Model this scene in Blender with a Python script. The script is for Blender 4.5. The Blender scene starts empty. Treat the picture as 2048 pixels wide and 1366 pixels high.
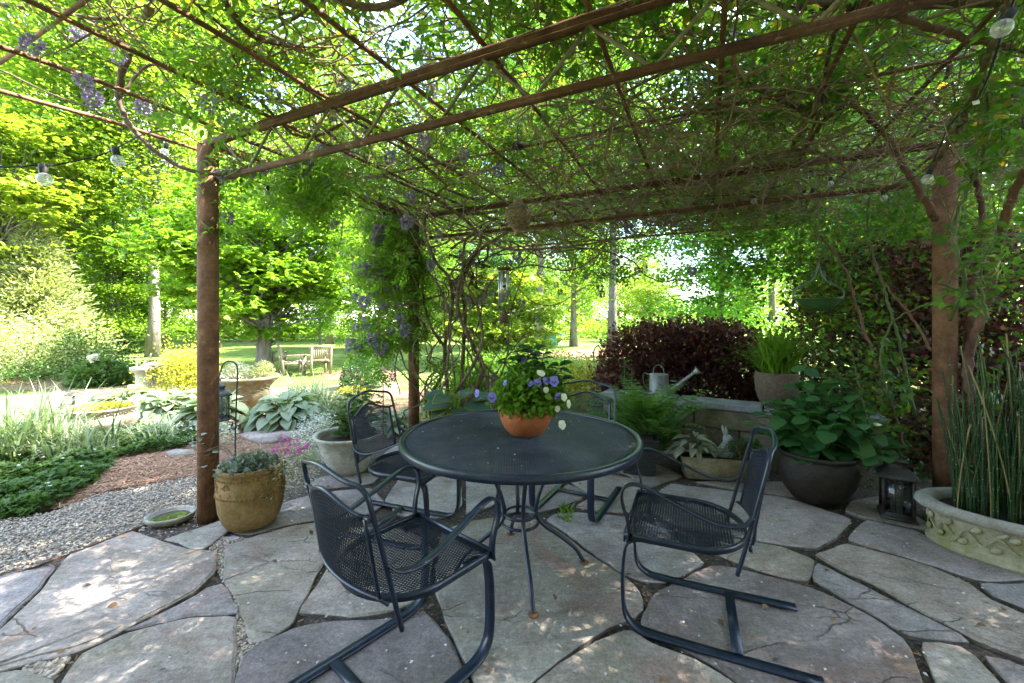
import bpy, bmesh, math, random
import numpy as np
from mathutils import Vector, Matrix

# ------------------------------------------------------------------ camera, sky, sun, exposure
SC = bpy.context.scene
COL = SC.collection
F, H, YH, CX = 820.0, 1.34, 645.0, 1024.0
cam_d = bpy.data.cameras.new('camera')
cam = bpy.data.objects.new('camera', cam_d)
COL.objects.link(cam)
cam.location = (0, 0, H)
cam.rotation_euler = (math.radians(90), 0, 0)
cam_d.sensor_width = 36.0
cam_d.lens = F / 2048 * 36.0
cam_d.shift_y = -38.0 / 2048
cam_d.clip_start = 0.05
cam_d.clip_end = 2000
SC.camera = cam

SUN_DIR = Vector((0.80, 0.16, 1.02)).normalized()
elev = math.asin(SUN_DIR.z)
world = bpy.data.worlds.new('World')
SC.world = world
world.use_nodes = True
wn = world.node_tree.nodes; wl = world.node_tree.links
wn.clear()
w_out = wn.new('ShaderNodeOutputWorld'); w_bg = wn.new('ShaderNodeBackground')
sky = wn.new('ShaderNodeTexSky'); sky.sky_type = 'NISHITA'; sky.sun_disc = False
sky.sun_elevation = elev
sky.sun_rotation = math.atan2(SUN_DIR.x, SUN_DIR.y)
sky.air_density = 1.0; sky.dust_density = 0.4; sky.ozone_density = 1.4
tc = wn.new('ShaderNodeTexCoord'); mp = wn.new('ShaderNodeMapping'); mp.inputs['Scale'].default_value = (1, 1, 2.6)
nz = wn.new('ShaderNodeTexNoise'); nz.inputs['Scale'].default_value = 2.6; nz.inputs['Detail'].default_value = 7; nz.inputs['Roughness'].default_value = .58
cr = wn.new('ShaderNodeValToRGB'); cr.color_ramp.elements[0].position = .48; cr.color_ramp.elements[1].position = .64
mx = wn.new('ShaderNodeMix'); mx.data_type = 'RGBA'; mx.inputs['B'].default_value = (5.0, 5.15, 5.5, 1)
wl.new(tc.outputs['Generated'], mp.inputs['Vector']); wl.new(mp.outputs[0], nz.inputs['Vector']); wl.new(nz.outputs['Fac'], cr.inputs[0])
wl.new(cr.outputs['Color'], mx.inputs['Factor']); wl.new(sky.outputs[0], mx.inputs['A']); wl.new(mx.outputs['Result'], w_bg.inputs['Color'])
w_bg.inputs['Strength'].default_value = 0.13
wl.new(w_bg.outputs[0], w_out.inputs[0])

sun_d = bpy.data.lights.new('sun', 'SUN'); sun_d.energy = 4.2; sun_d.angle = math.radians(0.5); sun_d.color = (1, .93, .82)
sun = bpy.data.objects.new('sun', sun_d); COL.objects.link(sun)
sun.rotation_euler = (-SUN_DIR).to_track_quat('-Z', 'Y').to_euler()
sun.location = SUN_DIR * 60

SC.view_settings.view_transform = 'Standard'
SC.view_settings.look = 'None'
SC.view_settings.exposure = 3.68
SC.view_settings.gamma = 1.0
SC.view_settings.use_curve_mapping = False
SC.render.engine = 'CYCLES'
cy = SC.cycles
cy.max_bounces = 10; cy.diffuse_bounces = 5; cy.glossy_bounces = 3; cy.transmission_bounces = 6; cy.transparent_max_bounces = 8
cy.caustics_reflective = False; cy.caustics_refractive = False
cy.use_denoising = True
cy.sample_clamp_indirect = 6.0

# ------------------------------------------------------------------ helpers
rnd = random.Random(11)
NR = np.random.default_rng(11)
PI = math.pi
def U(a, b): return rnd.uniform(a, b)
def wp(px, py, D): return np.array([(px - CX) / F * D, D, H - (py - YH) / F * D])
def terr(x, y):
    y = np.asarray(y, float); t = np.clip((y - 4.8) / 4.5, 0, 1); t = t * t * (3 - 2 * t)
    return -.035 - .2 * t
def gp(px, py):
    D = 5.0
    for _ in range(12):
        D = (H - float(terr(0, D))) * F / (py - YH)
    return ((px - CX) / F * D, D, float(terr(0, D)))
def fp(px, py, z=0.0):
    D = (H - z) * F / (py - YH)
    return ((px - CX) / F * D, D, z)

class MB:
    def __init__(s): s.V = []; s.T = []; s.Q = []; s.n = 0
    def add(s, V, T=None, Q=None):
        V = np.asarray(V, np.float32).reshape(-1, 3)
        if T is not None and len(T): s.T.append(np.asarray(T, np.int32).reshape(-1, 3) + s.n)
        if Q is not None and len(Q): s.Q.append(np.asarray(Q, np.int32).reshape(-1, 4) + s.n)
        s.V.append(V); s.n += len(V)
        return s
    def box(s, c, size, rz=0, M=None, bev=0):
        x, y, z = [k / 2 for k in size]
        V = np.array([[-x,-y,-z],[x,-y,-z],[x,y,-z],[-x,y,-z],[-x,-y,z],[x,-y,z],[x,y,z],[-x,y,z]], float)
        if M is not None: V = V @ np.asarray(M).T
        if rz: V = V @ np.array([[math.cos(rz), -math.sin(rz), 0],[math.sin(rz), math.cos(rz), 0],[0,0,1]]).T
        return s.add(V + np.asarray(c), Q=[[0,3,2,1],[4,5,6,7],[0,1,5,4],[1,2,6,5],[2,3,7,6],[3,0,4,7]])
    def bar(s, a, b, w, h, up=(0,0,1)):
        a = np.asarray(a, float); b = np.asarray(b, float); d = b - a; L = np.linalg.norm(d); d = d / L
        u = np.asarray(up, float); sd = np.cross(d, u); k = np.linalg.norm(sd)
        if k < 1e-4: sd = np.cross(d, (1, 0, 0)); k = np.linalg.norm(sd)
        sd /= k; u = np.cross(sd, d)
        return s.box((a + b) / 2, (w, L, h), M=np.stack([sd, d, u], 1))
    def tube(s, P, r, n=8, caps=True, flat=None, up=None):
        """swept tube; flat=(w,h) makes a rectangular strap whose width lies along `up` hint"""
        P = np.asarray(P, float); k = len(P)
        r = np.broadcast_to(np.asarray(r, float), (k,))
        T = np.gradient(P, axis=0); T /= np.linalg.norm(T, axis=1)[:, None] + 1e-12
        ref = np.array(up if up is not None else (0.21, 0.33, 0.92), float)
        A = np.zeros_like(P)
        a = ref - T[0] * np.dot(ref, T[0])
        if np.linalg.norm(a) < 1e-3: a = np.cross(T[0], (1, 0, 0))
        for i in range(k):
            if up is not None:
                a2 = ref - T[i] * np.dot(ref, T[i]); a = a2 if np.linalg.norm(a2) > 1e-3 else a
            a = a - T[i] * np.dot(a, T[i]); a = a / (np.linalg.norm(a) + 1e-12); A[i] = a
        B = np.cross(T, A)
        if flat is not None:
            w, h = flat[0] / 2, flat[1] / 2
            cs = np.array([[w, h], [-w, h], [-w, -h], [w, -h]]); n = 4
            V = P[:, None] + A[:, None] * cs[None, :, 0:1] + B[:, None] * cs[None, :, 1:2]
        else:
            th = np.arange(n) * 2 * PI / n
            V = P[:, None] + (A[:, None] * np.cos(th)[None, :, None] + B[:, None] * np.sin(th)[None, :, None]) * r[:, None, None]
        i = np.arange(k - 1)[:, None] * n; j = np.arange(n)[None]; j2 = (j + 1) % n
        Q = np.stack([i + j, i + j2, i + n + j2, i + n + j], -1).reshape(-1, 4)
        Tt = []
        if caps:
            for q in range(1, n - 1): Tt += [[0, q + 1, q], [(k-1)*n, (k-1)*n + q, (k-1)*n + q + 1]]
        return s.add(V, T=Tt, Q=Q)
    def tubes(s, P, R, n=3):
        """batch of thin tubes P (m,k,3) R (m,k)"""
        P = np.asarray(P, float); m, k, _ = P.shape
        T = np.gradient(P, axis=1); T /= np.linalg.norm(T, axis=2)[..., None] + 1e-12
        ref = NR.normal(size=(m, 1, 3)); A = np.cross(T, ref); A /= np.linalg.norm(A, axis=2)[..., None] + 1e-9
        B = np.cross(T, A); th = np.arange(n) * 2 * PI / n
        V = P[:, :, None] + (A[:, :, None] * np.cos(th)[:, None] + B[:, :, None] * np.sin(th)[:, None]) * np.asarray(R)[:, :, None, None]
        base = (np.arange(m) * k * n)[:, None, None]; i = (np.arange(k - 1) * n)[None, :, None]; j = np.arange(n)[None, None]; j2 = (j + 1) % n
        Q = np.stack([base + i + j, base + i + j2, base + i + n + j2, base + i + n + j], -1).reshape(-1, 4)
        return s.add(V.reshape(-1, 3), Q=Q)
    def lathe(s, prof, n=32, c=(0, 0, 0), sx=1, sy=1, fn=None):
        prof = np.asarray(prof, float); k = len(prof); th = np.arange(n) * 2 * PI / n
        r = prof[:, 0][:, None] * np.ones(n); z = prof[:, 1][:, None] * np.ones(n)
        if fn is not None: r, z = fn(r, z, th[None, :] * np.ones((k, 1)))
        V = np.stack([r * np.cos(th) * sx, r * np.sin(th) * sy, z], -1) + np.asarray(c)
        i = np.arange(k - 1)[:, None] * n; j = np.arange(n)[None]; j2 = (j + 1) % n
        return s.add(V.reshape(-1, 3), Q=np.stack([i + j, i + j2, i + n + j2, i + n + j], -1).reshape(-1, 4))
    def ball(s, c, r, n=12, m=8, sc=(1, 1, 1)):
        a = np.linspace(-PI / 2, PI / 2, m)
        V0 = s.n; s.lathe(np.stack([np.maximum(np.cos(a), .001) * r, np.sin(a) * r], 1), n)
        s.V[-1] = (s.V[-1] * np.asarray(sc) + np.asarray(c)).astype(np.float32); return s
    def inst(s, tv, tt, P, M, S):
        """instances of template verts tv (k,3), tris tt at P (n,3), frames M (n,3,3 cols side,dir,normal), scale S"""
        tv = np.asarray(tv, float); n = len(P); k = len(tv)
        S = np.asarray(S, float); S = S[:, None] if S.ndim == 1 else S
        V = np.einsum('nij,nkj->nki', M, tv[None] * S[:, None, :]) + np.asarray(P)[:, None]
        T = (np.asarray(tt)[None] + (np.arange(n) * k)[:, None, None]).reshape(-1, 3)
        return s.add(V.reshape(-1, 3), T=T)
    def prism(s, poly, z0, z1):
        n = len(poly); P = np.asarray(poly, float)
        V = np.concatenate([np.c_[P, np.full(n, z0)], np.c_[P, np.full(n, z1)]])
        Q = [[i, (i + 1) % n, n + (i + 1) % n, n + i] for i in range(n)]
        T = [[n, n + i, n + i + 1] for i in range(1, n - 1)] + [[0, i + 1, i] for i in range(1, n - 1)]
        return s.add(V, T=T, Q=Q)
    def mesh(s, name, m, smooth=False):
        V = np.concatenate(s.V); me = bpy.data.meshes.new(name)
        nt = sum(len(t) for t in s.T); nq = sum(len(q) for q in s.Q)
        me.vertices.add(len(V)); me.vertices.foreach_set('co', V.ravel())
        me.loops.add(nt * 3 + nq * 4)
        li = np.concatenate([t.ravel() for t in s.T] + [q.ravel() for q in s.Q]).astype(np.int32)
        me.loops.foreach_set('vertex_index', li)
        me.polygons.add(nt + nq)
        st = np.concatenate([np.arange(nt) * 3, nt * 3 + np.arange(nq) * 4]).astype(np.int32)
        me.polygons.foreach_set('loop_start', st)
        if smooth: me.polygons.foreach_set('use_smooth', np.ones(nt + nq, bool))
        me.update(calc_edges=True); me.validate()
        if m is not None: me.materials.append(m)
        return me
    def obj(s, name, m, parent=None, smooth=False, world=False):
        return link(name, s.mesh(name, m, smooth), parent, world)

def link(name, me, parent=None, world=False):
    o = bpy.data.objects.new(name, me); COL.objects.link(o)
    if parent is not None:
        o.parent = parent
        if world: o.matrix_parent_inverse = parent.matrix_basis.inverted()
    return o
def setp(o, label=None, cat=None, group=None, kind=None):
    for k, v in (('label', label), ('category', cat), ('group', group), ('kind', kind)):
        if v: o[k] = v
    return o
def thing(name, label, cat, loc=(0, 0, 0), rz=0, group=None):
    o = bpy.data.objects.new(name, None); COL.objects.link(o); o.empty_display_size = .05
    o.location = loc; o.rotation_euler = (0, 0, rz)
    return setp(o, label, cat, group)
def dup(root, loc, rz=0, label=None, scale=None, group=None):
    r = root.copy(); COL.objects.link(r); r.location = loc; r.rotation_euler = (0, 0, rz)
    if scale is not None: r.scale = scale if hasattr(scale, '__len__') else (scale,) * 3
    if label: r['label'] = label
    if group: r['group'] = group
    for ch in root.children:
        c = ch.copy(); COL.objects.link(c); c.parent = r
        for g in ch.children:
            d = g.copy(); COL.objects.link(d); d.parent = c
    return r
def spline(P, n=8):
    P = np.asarray(P, float); P = np.vstack([2 * P[0] - P[1], P, 2 * P[-1] - P[-2]]); out = []
    t = np.linspace(0, 1, n, endpoint=False)[:, None]
    for i in range(1, len(P) - 2):
        a, b, c, d = P[i-1], P[i], P[i+1], P[i+2]
        out.append(.5 * (2*b + (c-a)*t + (2*a-5*b+4*c-d)*t**2 + (3*b-a-3*c+d)*t**3))
    return np.vstack(out + [P[-2][None]])
def norm(v): return v / (np.linalg.norm(v, axis=-1, keepdims=True) + 1e-9)
def frames(d, up):
    d = norm(np.asarray(d, float)); up = np.broadcast_to(np.asarray(up, float), d.shape)
    sd = np.cross(d, up); bad = np.linalg.norm(sd, axis=1) < 1e-4; sd[bad] = [1, 0, 0]
    sd = norm(sd); n = np.cross(sd, d)
    return np.stack([sd, d, n], -1)
def inpoly(x, y, poly):
    poly = np.asarray(poly); ins = np.zeros(np.shape(x), bool); j = len(poly) - 1
    for i in range(len(poly)):
        xi, yi = poly[i]; xj, yj = poly[j]
        ins ^= ((yi > y) != (yj > y)) & (x < (xj - xi) * (y - yi) / (yj - yi + 1e-12) + xi); j = i
    return ins

# ------------------------------------------------------------------ leaf templates (axis +y, unit length)
def leaf4(w=.25, fold=.07, droop=.05):
    return np.array([[0,0,0],[w,.42,fold],[0,1,-droop],[-w,.42,fold]]), np.array([[0,1,2],[0,2,3]])
def leaf_oval(w=.33, fold=.08, droop=.12, st=((.14,.6),(.38,1.),(.66,.85),(.86,.42))):
    V = [[0,0,0]]; T = []
    for t, k in st:
        z = -droop * t * t + .04 * math.sin(PI * t)
        V += [[-w*k, t, z + fold*k], [0, t, z], [w*k, t, z + fold*k]]
    V.append([0, 1, -droop]); n = len(st)
    T += [[0,2,1],[0,3,2]]
    for i in range(n - 1):
        a = 1 + 3*i; b = a + 3
        T += [[a,a+1,b+1],[a,b+1,b],[a+1,a+2,b+2],[a+1,b+2,b+1]]
    a = 1 + 3*(n-1); e = len(V) - 1
    T += [[a,a+1,e],[a+1,a+2,e]]
    return np.array(V, float), np.array(T)[:, ::-1]
def compound(pairs=4, lw=.22, ll=.34):
    """pinnate leaf: leaflets on a short rachis"""
    tv, tt = leaf4(lw, .05, .06); V = []; T = []; n = 0
    items = []
    for i in range(pairs):
        t = .18 + .68 * i / max(1, pairs - 1)
        for sgn in (-1, 1): items.append((t, sgn * (1.15 - .25 * i / pairs)))
    items.append((.9, 0))
    for t, a in items:
        c, s_ = math.cos(a), math.sin(a); k = ll * (1 - .25 * abs(t - .5))
        v = tv * k; v = np.stack([v[:,0]*c + v[:,1]*s_, -v[:,0]*s_ + v[:,1]*c, v[:,2]], 1) + [0, t, -.15*t*t]
        V.append(v); T.append(tt + n); n += 4
    return np.vstack(V), np.vstack(T)
def palmate(k=5, w=.26, spread=2.1):
    tv, tt = leaf4(w, .04, .08); V = []; T = []
    for i in range(k):
        a = (i - (k-1)/2) * spread / (k-1) * 1.0; L = 1 - .25 * abs(i - (k-1)/2) / ((k-1)/2)
        c, s_ = math.cos(a), math.sin(a); v = tv * L
        V.append(np.stack([v[:,0]*c + v[:,1]*s_, -v[:,0]*s_ + v[:,1]*c, v[:,2]], 1)); T.append(tt + 4*i)
    return np.vstack(V), np.vstack(T)
L4 = leaf4(); L4N = leaf4(.14, .04, .12); L4W = leaf4(.36, .08, .1); OV = leaf_oval(); WIST = compound(4); ROSE = compound(2, .34, .5); PAL = palmate()

def rand_dirs(n, zmean=0., zs=.4):
    a = NR.uniform(0, 2*PI, n); z = NR.normal(zmean, zs, n)
    return norm(np.stack([np.cos(a), np.sin(a), z], 1))
def scatter(mb, tpl, P, S, zmean=-.15, zs=.4, upj=.5, up=(0,0,1), out=None, outk=0.):
    n = len(P); d = rand_dirs(n, zmean, zs)
    if out is not None: d = norm(d + out * outk)
    u = np.asarray(up) + NR.normal(0, upj, (n, 3))
    mb.inst(tpl[0], tpl[1], P, frames(d, u), S)
    return mb
def dome(n, rx, ry, h, fill=.45, base=.0, box=1.):
    """points in a dome, biased to its surface"""
    d = NR.normal(size=(n, 3)); d[:, 2] = np.abs(d[:, 2]); d = norm(d)
    r = 1 - fill * NR.random(n)**1.5
    if box != 1.: d = d/(np.sum(np.abs(d)**4, 1)**.25)[:,None]; r = r*(1 + NR.normal(0,.045,n))
    return d * r[:, None] * [rx, ry, h] + [0, 0, base], d

# ------------------------------------------------------------------ materials
MATS = {}
def nodes_of(m):
    m.use_nodes = True; nt = m.node_tree; return nt, nt.nodes, nt.links
def ramp(nt, fac, cols):
    r = nt.nodes.new('ShaderNodeValToRGB'); e = r.color_ramp.elements
    while len(e) < len(cols): e.new(.5)
    for i, (p, c) in enumerate(cols): e[i].position = p; e[i].color = (*c, 1)
    nt.links.new(fac, r.inputs[0]); return r.outputs[0]
def noise(nt, vec, scale, detail=5, rough=.6, dist=0):
    n = nt.nodes.new('ShaderNodeTexNoise'); n.inputs['Scale'].default_value = scale; n.inputs['Detail'].default_value = detail
    n.inputs['Roughness'].default_value = rough; n.inputs['Distortion'].default_value = dist
    nt.links.new(vec, n.inputs['Vector']); return n.outputs['Fac']
def mixc(nt, fac, a, b, mode='MIX'):
    m = nt.nodes.new('ShaderNodeMix'); m.data_type = 'RGBA'; m.blend_type = mode
    for sock, v in ((m.inputs['Factor'], fac), (m.inputs['A'], a), (m.inputs['B'], b)):
        if isinstance(v, (int, float)): sock.default_value = v
        elif isinstance(v, tuple): sock.default_value = (*v, 1)
        else: nt.links.new(v, sock)
    return m.outputs['Result']
def math_n(nt, op, a, b=0.):
    m = nt.nodes.new('ShaderNodeMath'); m.operation = op
    for i, v in enumerate((a, b)):
        if isinstance(v, (int, float)): m.inputs[i].default_value = v
        else: nt.links.new(v, m.inputs[i])
    return m.outputs[0]
def solid(name, cols, scale=6, rough=.7, bump=.3, bscale=40, metal=0, spec=.3, stain=None, sscale=3, stain_lo=.5, stretch=None, bdist=.01, coat=0, objrand=0):
    """noise-ramped solid: cols [(pos,rgb)...]; stain=(rgb) patchy second colour"""
    if name in MATS: return MATS[name]
    m = bpy.data.materials.new(name); nt, N, L = nodes_of(m); b = N['Principled BSDF']
    t = N.new('ShaderNodeTexCoord'); vec = t.outputs['Object']
    if stretch:
        mpn = N.new('ShaderNodeMapping'); mpn.inputs['Scale'].default_value = stretch; L.new(vec, mpn.inputs['Vector']); vec = mpn.outputs[0]
    if objrand:
        oi = N.new('ShaderNodeObjectInfo'); ad = N.new('ShaderNodeVectorMath'); ad.operation = 'ADD'
        sc_ = N.new('ShaderNodeVectorMath'); sc_.operation = 'SCALE'; sc_.inputs['Scale'].default_value = 37.
        cmb = N.new('ShaderNodeCombineXYZ')
        for k in range(3): L.new(oi.outputs['Random'], cmb.inputs[k])
        L.new(cmb.outputs[0], sc_.inputs[0]); L.new(vec, ad.inputs[0]); L.new(sc_.outputs[0], ad.inputs[1]); vec = ad.outputs[0]
    c = ramp(nt, noise(nt, vec, scale, 6, .65), cols)
    if stain:
        f = ramp(nt, noise(nt, vec, sscale, 4, .7, .6), [(stain_lo, (0,0,0)), (min(1, stain_lo + .18), (1,1,1))])
        c = mixc(nt, f, c, stain)
    gr = ramp(nt, noise(nt, vec, scale*6, 5, .75), [(.32,(.66,.66,.66)),(.68,(1.25,1.25,1.25))]); c = mixc(nt, .75, c, gr, 'MULTIPLY')
    if objrand:
        hs = N.new('ShaderNodeHueSaturation'); L.new(c, hs.inputs['Color'])
        L.new(math_n(nt, 'ADD', math_n(nt, 'MULTIPLY', oi.outputs['Random'], objrand), 1 - objrand/2), hs.inputs['Value']); c = hs.outputs[0]
    L.new(c, b.inputs['Base Color'])
    b.inputs['Roughness'].default_value = rough; b.inputs['Metallic'].default_value = metal; b.inputs['Specular IOR Level'].default_value = spec
    if coat: b.inputs['Coat Weight'].default_value = coat; b.inputs['Coat Roughness'].default_value = .25
    if bump:
        bp = N.new('ShaderNodeBump'); bp.inputs['Strength'].default_value = bump; bp.inputs['Distance'].default_value = bdist
        L.new(noise(nt, vec, bscale, 8, .7), bp.inputs['Height']); L.new(bp.outputs[0], b.inputs['Normal'])
    MATS[name] = m; return m
def leafm(name, c1, c2, trans=.4, rough=.45, spec=.3, c3=None, tw=1.25, objvar=0):
    """leaf: per-leaf colour between c1 and c2 (rarely c3), with light passing through"""
    if name in MATS: return MATS[name]
    m = bpy.data.materials.new(name); nt, N, L = nodes_of(m); b = N['Principled BSDF']; out = N['Material Output']
    g = N.new('ShaderNodeNewGeometry'); r = g.outputs['Random Per Island']
    cols = [(0, c1), (.9, c2)] + ([(.93, c3)] if c3 else [])
    c = ramp(nt, r, cols)
    if objvar:
        oi = N.new('ShaderNodeObjectInfo'); hs = N.new('ShaderNodeHueSaturation'); L.new(c, hs.inputs['Color'])
        L.new(math_n(nt, 'ADD', math_n(nt, 'MULTIPLY', oi.outputs['Random'], objvar * .15), .5 - objvar * .075), hs.inputs['Hue'])
        L.new(math_n(nt, 'ADD', math_n(nt, 'MULTIPLY', oi.outputs['Random'], objvar), 1 - objvar / 2), hs.inputs['Value']); c = hs.outputs[0]
    L.new(c, b.inputs['Base Color']); b.inputs['Roughness'].default_value = rough; b.inputs['Specular IOR Level'].default_value = spec
    tr = N.new('ShaderNodeBsdfTranslucent'); L.new(mixc(nt, 1., c, (tw*1.05, tw*1.1, tw*.55), 'MULTIPLY'), tr.inputs['Color'])
    ms = N.new('ShaderNodeMixShader'); ms.inputs[0].default_value = trans
    L.new(b.outputs[0], ms.inputs[1]); L.new(tr.outputs[0], ms.inputs[2]); L.new(ms.outputs[0], out.inputs['Surface'])
    MATS[name] = m; return m
def glassm(name, tint=(.95, .97, .95), dust=.28):
    m = bpy.data.materials.new(name); nt, N, L = nodes_of(m); out = N['Material Output']
    t = N.new('ShaderNodeBsdfTransparent'); t.inputs[0].default_value = (*tint, 1)
    g = N.new('ShaderNodeBsdfGlossy'); g.inputs['Roughness'].default_value = .03
    lw = N.new('ShaderNodeLayerWeight'); lw.inputs[0].default_value = .35
    ms = N.new('ShaderNodeMixShader'); L.new(math_n(nt, 'ADD', math_n(nt, 'MULTIPLY', lw.outputs['Facing'], .55), .06), ms.inputs[0])
    L.new(t.outputs[0], ms.inputs[1]); L.new(g.outputs[0], ms.inputs[2])
    df = N.new('ShaderNodeBsdfTranslucent'); df.inputs[0].default_value = (.85, .85, .8, 1); d2_ = N.new('ShaderNodeBsdfDiffuse'); d2_.inputs[0].default_value = (.8, .8, .76, 1)
    a1 = N.new('ShaderNodeMixShader'); a1.inputs[0].default_value = .5; L.new(df.outputs[0], a1.inputs[1]); L.new(d2_.outputs[0], a1.inputs[2])
    a2 = N.new('ShaderNodeMixShader'); a2.inputs[0].default_value = dust; L.new(ms.outputs[0], a2.inputs[1]); L.new(a1.outputs[0], a2.inputs[2]); L.new(a2.outputs[0], out.inputs['Surface'])
    return m

M_rust = solid('rust_steel', [(.3,(.095,.048,.028)),(.5,(.18,.090,.048)),(.7,(.28,.145,.078))], 9, .85, .6, 90, .0, .25, stain=(.20,.17,.11), sscale=16, stain_lo=.60)
M_rustpaint = solid('rust_steel_peeling', [(.3,(.065,.030,.018)),(.55,(.125,.060,.033)),(.75,(.20,.115,.065))], 8, .85, .7, 80, 0, .2, stain=(.42,.36,.20), sscale=11, stain_lo=.60)
M_rod = solid('weathered_rod', [(.3,(.10,.085,.05)),(.6,(.24,.21,.14)),(.8,(.16,.09,.05))], 14, .8, .4, 60)
M_bark = solid('vine_bark', [(.3,(.07,.045,.03)),(.55,(.17,.115,.076)),(.8,(.29,.22,.16))], 18, .9, .8, 55, stretch=(1,1,.35))
M_twig = solid('twig', [(.3,(.13,.085,.055)),(.7,(.34,.235,.155))], 12, .9, 0)
M_trunk = solid('tree_bark', [(.3,(.09,.08,.068)),(.55,(.19,.17,.145)),(.8,(.31,.28,.245))], 5, .95, .9, 18, stretch=(1,1,.25), bdist=.05)
M_black = solid('black_wrought_iron', [(.35,(.007,.012,.026)),(.6,(.013,.022,.046)),(.8,(.035,.045,.068))], 30, .30, .10, 160, 0, .45, stain=(.16,.15,.13), sscale=38, stain_lo=.66)
M_mesh = solid('black_metal_mesh', [(.35,(.008,.013,.024)),(.65,(.018,.026,.042))], 14, .5, 0, spec=.25, stain=(.09,.055,.035), sscale=9, stain_lo=.6)
M_tmesh = solid('weathered_table_mesh', [(.35,(.022,.028,.042)),(.6,(.05,.058,.078)),(.8,(.12,.12,.13))], 7, .40, 0, spec=.5, stain=(.10,.065,.04), sscale=5, stain_lo=.58)
M_soil = solid('potting_soil', [(.3,(.025,.017,.012)),(.7,(.07,.05,.035))], 40, 1, .8, 120)
M_dirt = solid('joint_soil', [(.3,(.035,.028,.022)),(.5,(.08,.065,.05)),(.72,(.2,.18,.16))], 55, 1, .9, 150, bdist=.02)
M_mulch = solid('bark_mulch', [(.3,(.10,.05,.03)),(.55,(.24,.135,.085)),(.75,(.40,.26,.18))], 30, 1, .9, 70, bdist=.03, stretch=(1,.4,1))
M_gravelbed = solid('gravel_bed', [(.3,(.14,.12,.10)),(.5,(.30,.28,.26)),(.7,(.46,.43,.40))], 90, 1, .8, 120, bdist=.02)
M_path = solid('pale_dirt_path', [(.3,(.12,.09,.062)),(.7,(.25,.19,.14))], 14, 1, .6, 80)
M_lawn = solid('lawn', [(.28,(.085,.15,.026)),(.5,(.145,.215,.042)),(.75,(.23,.28,.075))], 2.2, .95, .9, 60, bdist=.05, stain=(.20,.19,.09), sscale=.6, stain_lo=.56)
M_stone = bpy.data.materials.new('flagstone')
M_terra = solid('terracotta', [(.3,(.24,.070,.022)),(.6,(.34,.105,.034)),(.8,(.40,.17,.075))], 7, .8, .3, 70, stain=(.20,.10,.045), sscale=6, stain_lo=.62)
M_tan = solid('mossy_tan_clay', [(.3,(.15,.09,.03)),(.5,(.25,.155,.058)),(.75,(.34,.235,.115))], 7, .9, .6, 110, stain=(.16,.12,.035), sscale=4, stain_lo=.47)
M_pale = solid('lichen_grey_concrete', [(.3,(.24,.23,.17)),(.55,(.40,.39,.32)),(.8,(.52,.50,.43))], 8, .9, .4, 60, stain=(.22,.22,.13), sscale=4, stain_lo=.56)
M_clay = solid('weathered_pink_clay', [(.3,(.34,.25,.18)),(.7,(.48,.39,.30))], 6, .9, .4, 60)
M_dish = solid('stained_dish', [(.3,(.20,.185,.16)),(.7,(.36,.33,.28))], 12, .8, .4, 60)
M_dark = solid('dark_glazed_lava', [(.3,(.008,.006,.0045)),(.7,(.030,.022,.016))], 22, .36, .9, 45, spec=.35, bdist=.012)
M_brownpot = solid('speckled_brown_stoneware', [(.3,(.07,.05,.035)),(.6,(.14,.10,.07)),(.8,(.26,.2,.15))], 45, .8, .5, 80)
M_wallst = solid('wall_stone', [(.3,(.13,.115,.085)),(.55,(.24,.215,.165)),(.8,(.34,.31,.25))], 7, .95, .7, 40, stain=(.16,.16,.08), sscale=3, objrand=.3)
M_cap = solid('wall_cap_slate', [(.3,(.16,.165,.18)),(.7,(.34,.34,.36))], 6, .85, .4, 40, objrand=.2)
M_trough = solid('mossy_trough_stone', [(.3,(.14,.12,.065)),(.55,(.25,.22,.14)),(.8,(.36,.33,.25))], 12, .95, .8, 55, stain=(.19,.175,.07), sscale=5, stain_lo=.52)
M_oval = solid('mossy_cast_stone', [(.3,(.27,.255,.15)),(.55,(.40,.38,.27)),(.8,(.52,.50,.42))], 8, .9, .4, 70, stain=(.25,.25,.09), sscale=4, stain_lo=.50)
M_rimst = solid('cast_stone_rim', [(.3,(.24,.23,.19)),(.7,(.44,.42,.37))], 14, .9, .4, 80)
M_wicker = solid('black_wicker', [(.3,(.012,.012,.014)),(.7,(.04,.04,.045))], 30, .5, .3, 60, spec=.5)
M_galv = solid('galvanised_steel', [(.3,(.15,.16,.165)),(.7,(.33,.35,.35))], 9, .5, .2, 40, .4, .4)
M_rabbit = solid('grey_cast_rabbit', [(.3,(.24,.27,.29)),(.7,(.46,.50,.52))], 14, .8, .4, 80)
M_lantern = solid('weathered_lantern_metal', [(.3,(.022,.020,.017)),(.6,(.06,.055,.046)),(.8,(.14,.085,.05))], 12, .5, .3, 60, .4, .5)
M_greylan = solid('blue_grey_lantern_paint', [(.3,(.05,.055,.065)),(.7,(.11,.12,.14))], 14, .5, .2, 60)
M_pierced = solid('pierced_bronze', [(.3,(.10,.07,.04)),(.7,(.30,.22,.13))], 40, .5, .3, 80, .5, .5)
M_greenbowl = solid('green_enamel', [(.3,(.035,.085,.03)),(.7,(.055,.125,.045))], 6, .4, .1, 40, spec=.5)
M_verdigris = solid('verdigris_iron', [(.3,(.09,.12,.10)),(.7,(.18,.21,.18))], 14, .7, .3, 60)
M_chime = solid('aluminium_chime', [(.3,(.38,.38,.36)),(.7,(.52,.52,.5))], 10, .35, 0, metal=.8)
M_wood = solid('weathered_teak', [(.3,(.17,.14,.09)),(.7,(.34,.29,.19))], 7, .85, .4, 40, stretch=(1,1,.3))
M_brownwood = solid('brown_wood', [(.3,(.06,.035,.02)),(.7,(.14,.085,.05))], 10, .7, .3, 40)
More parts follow.
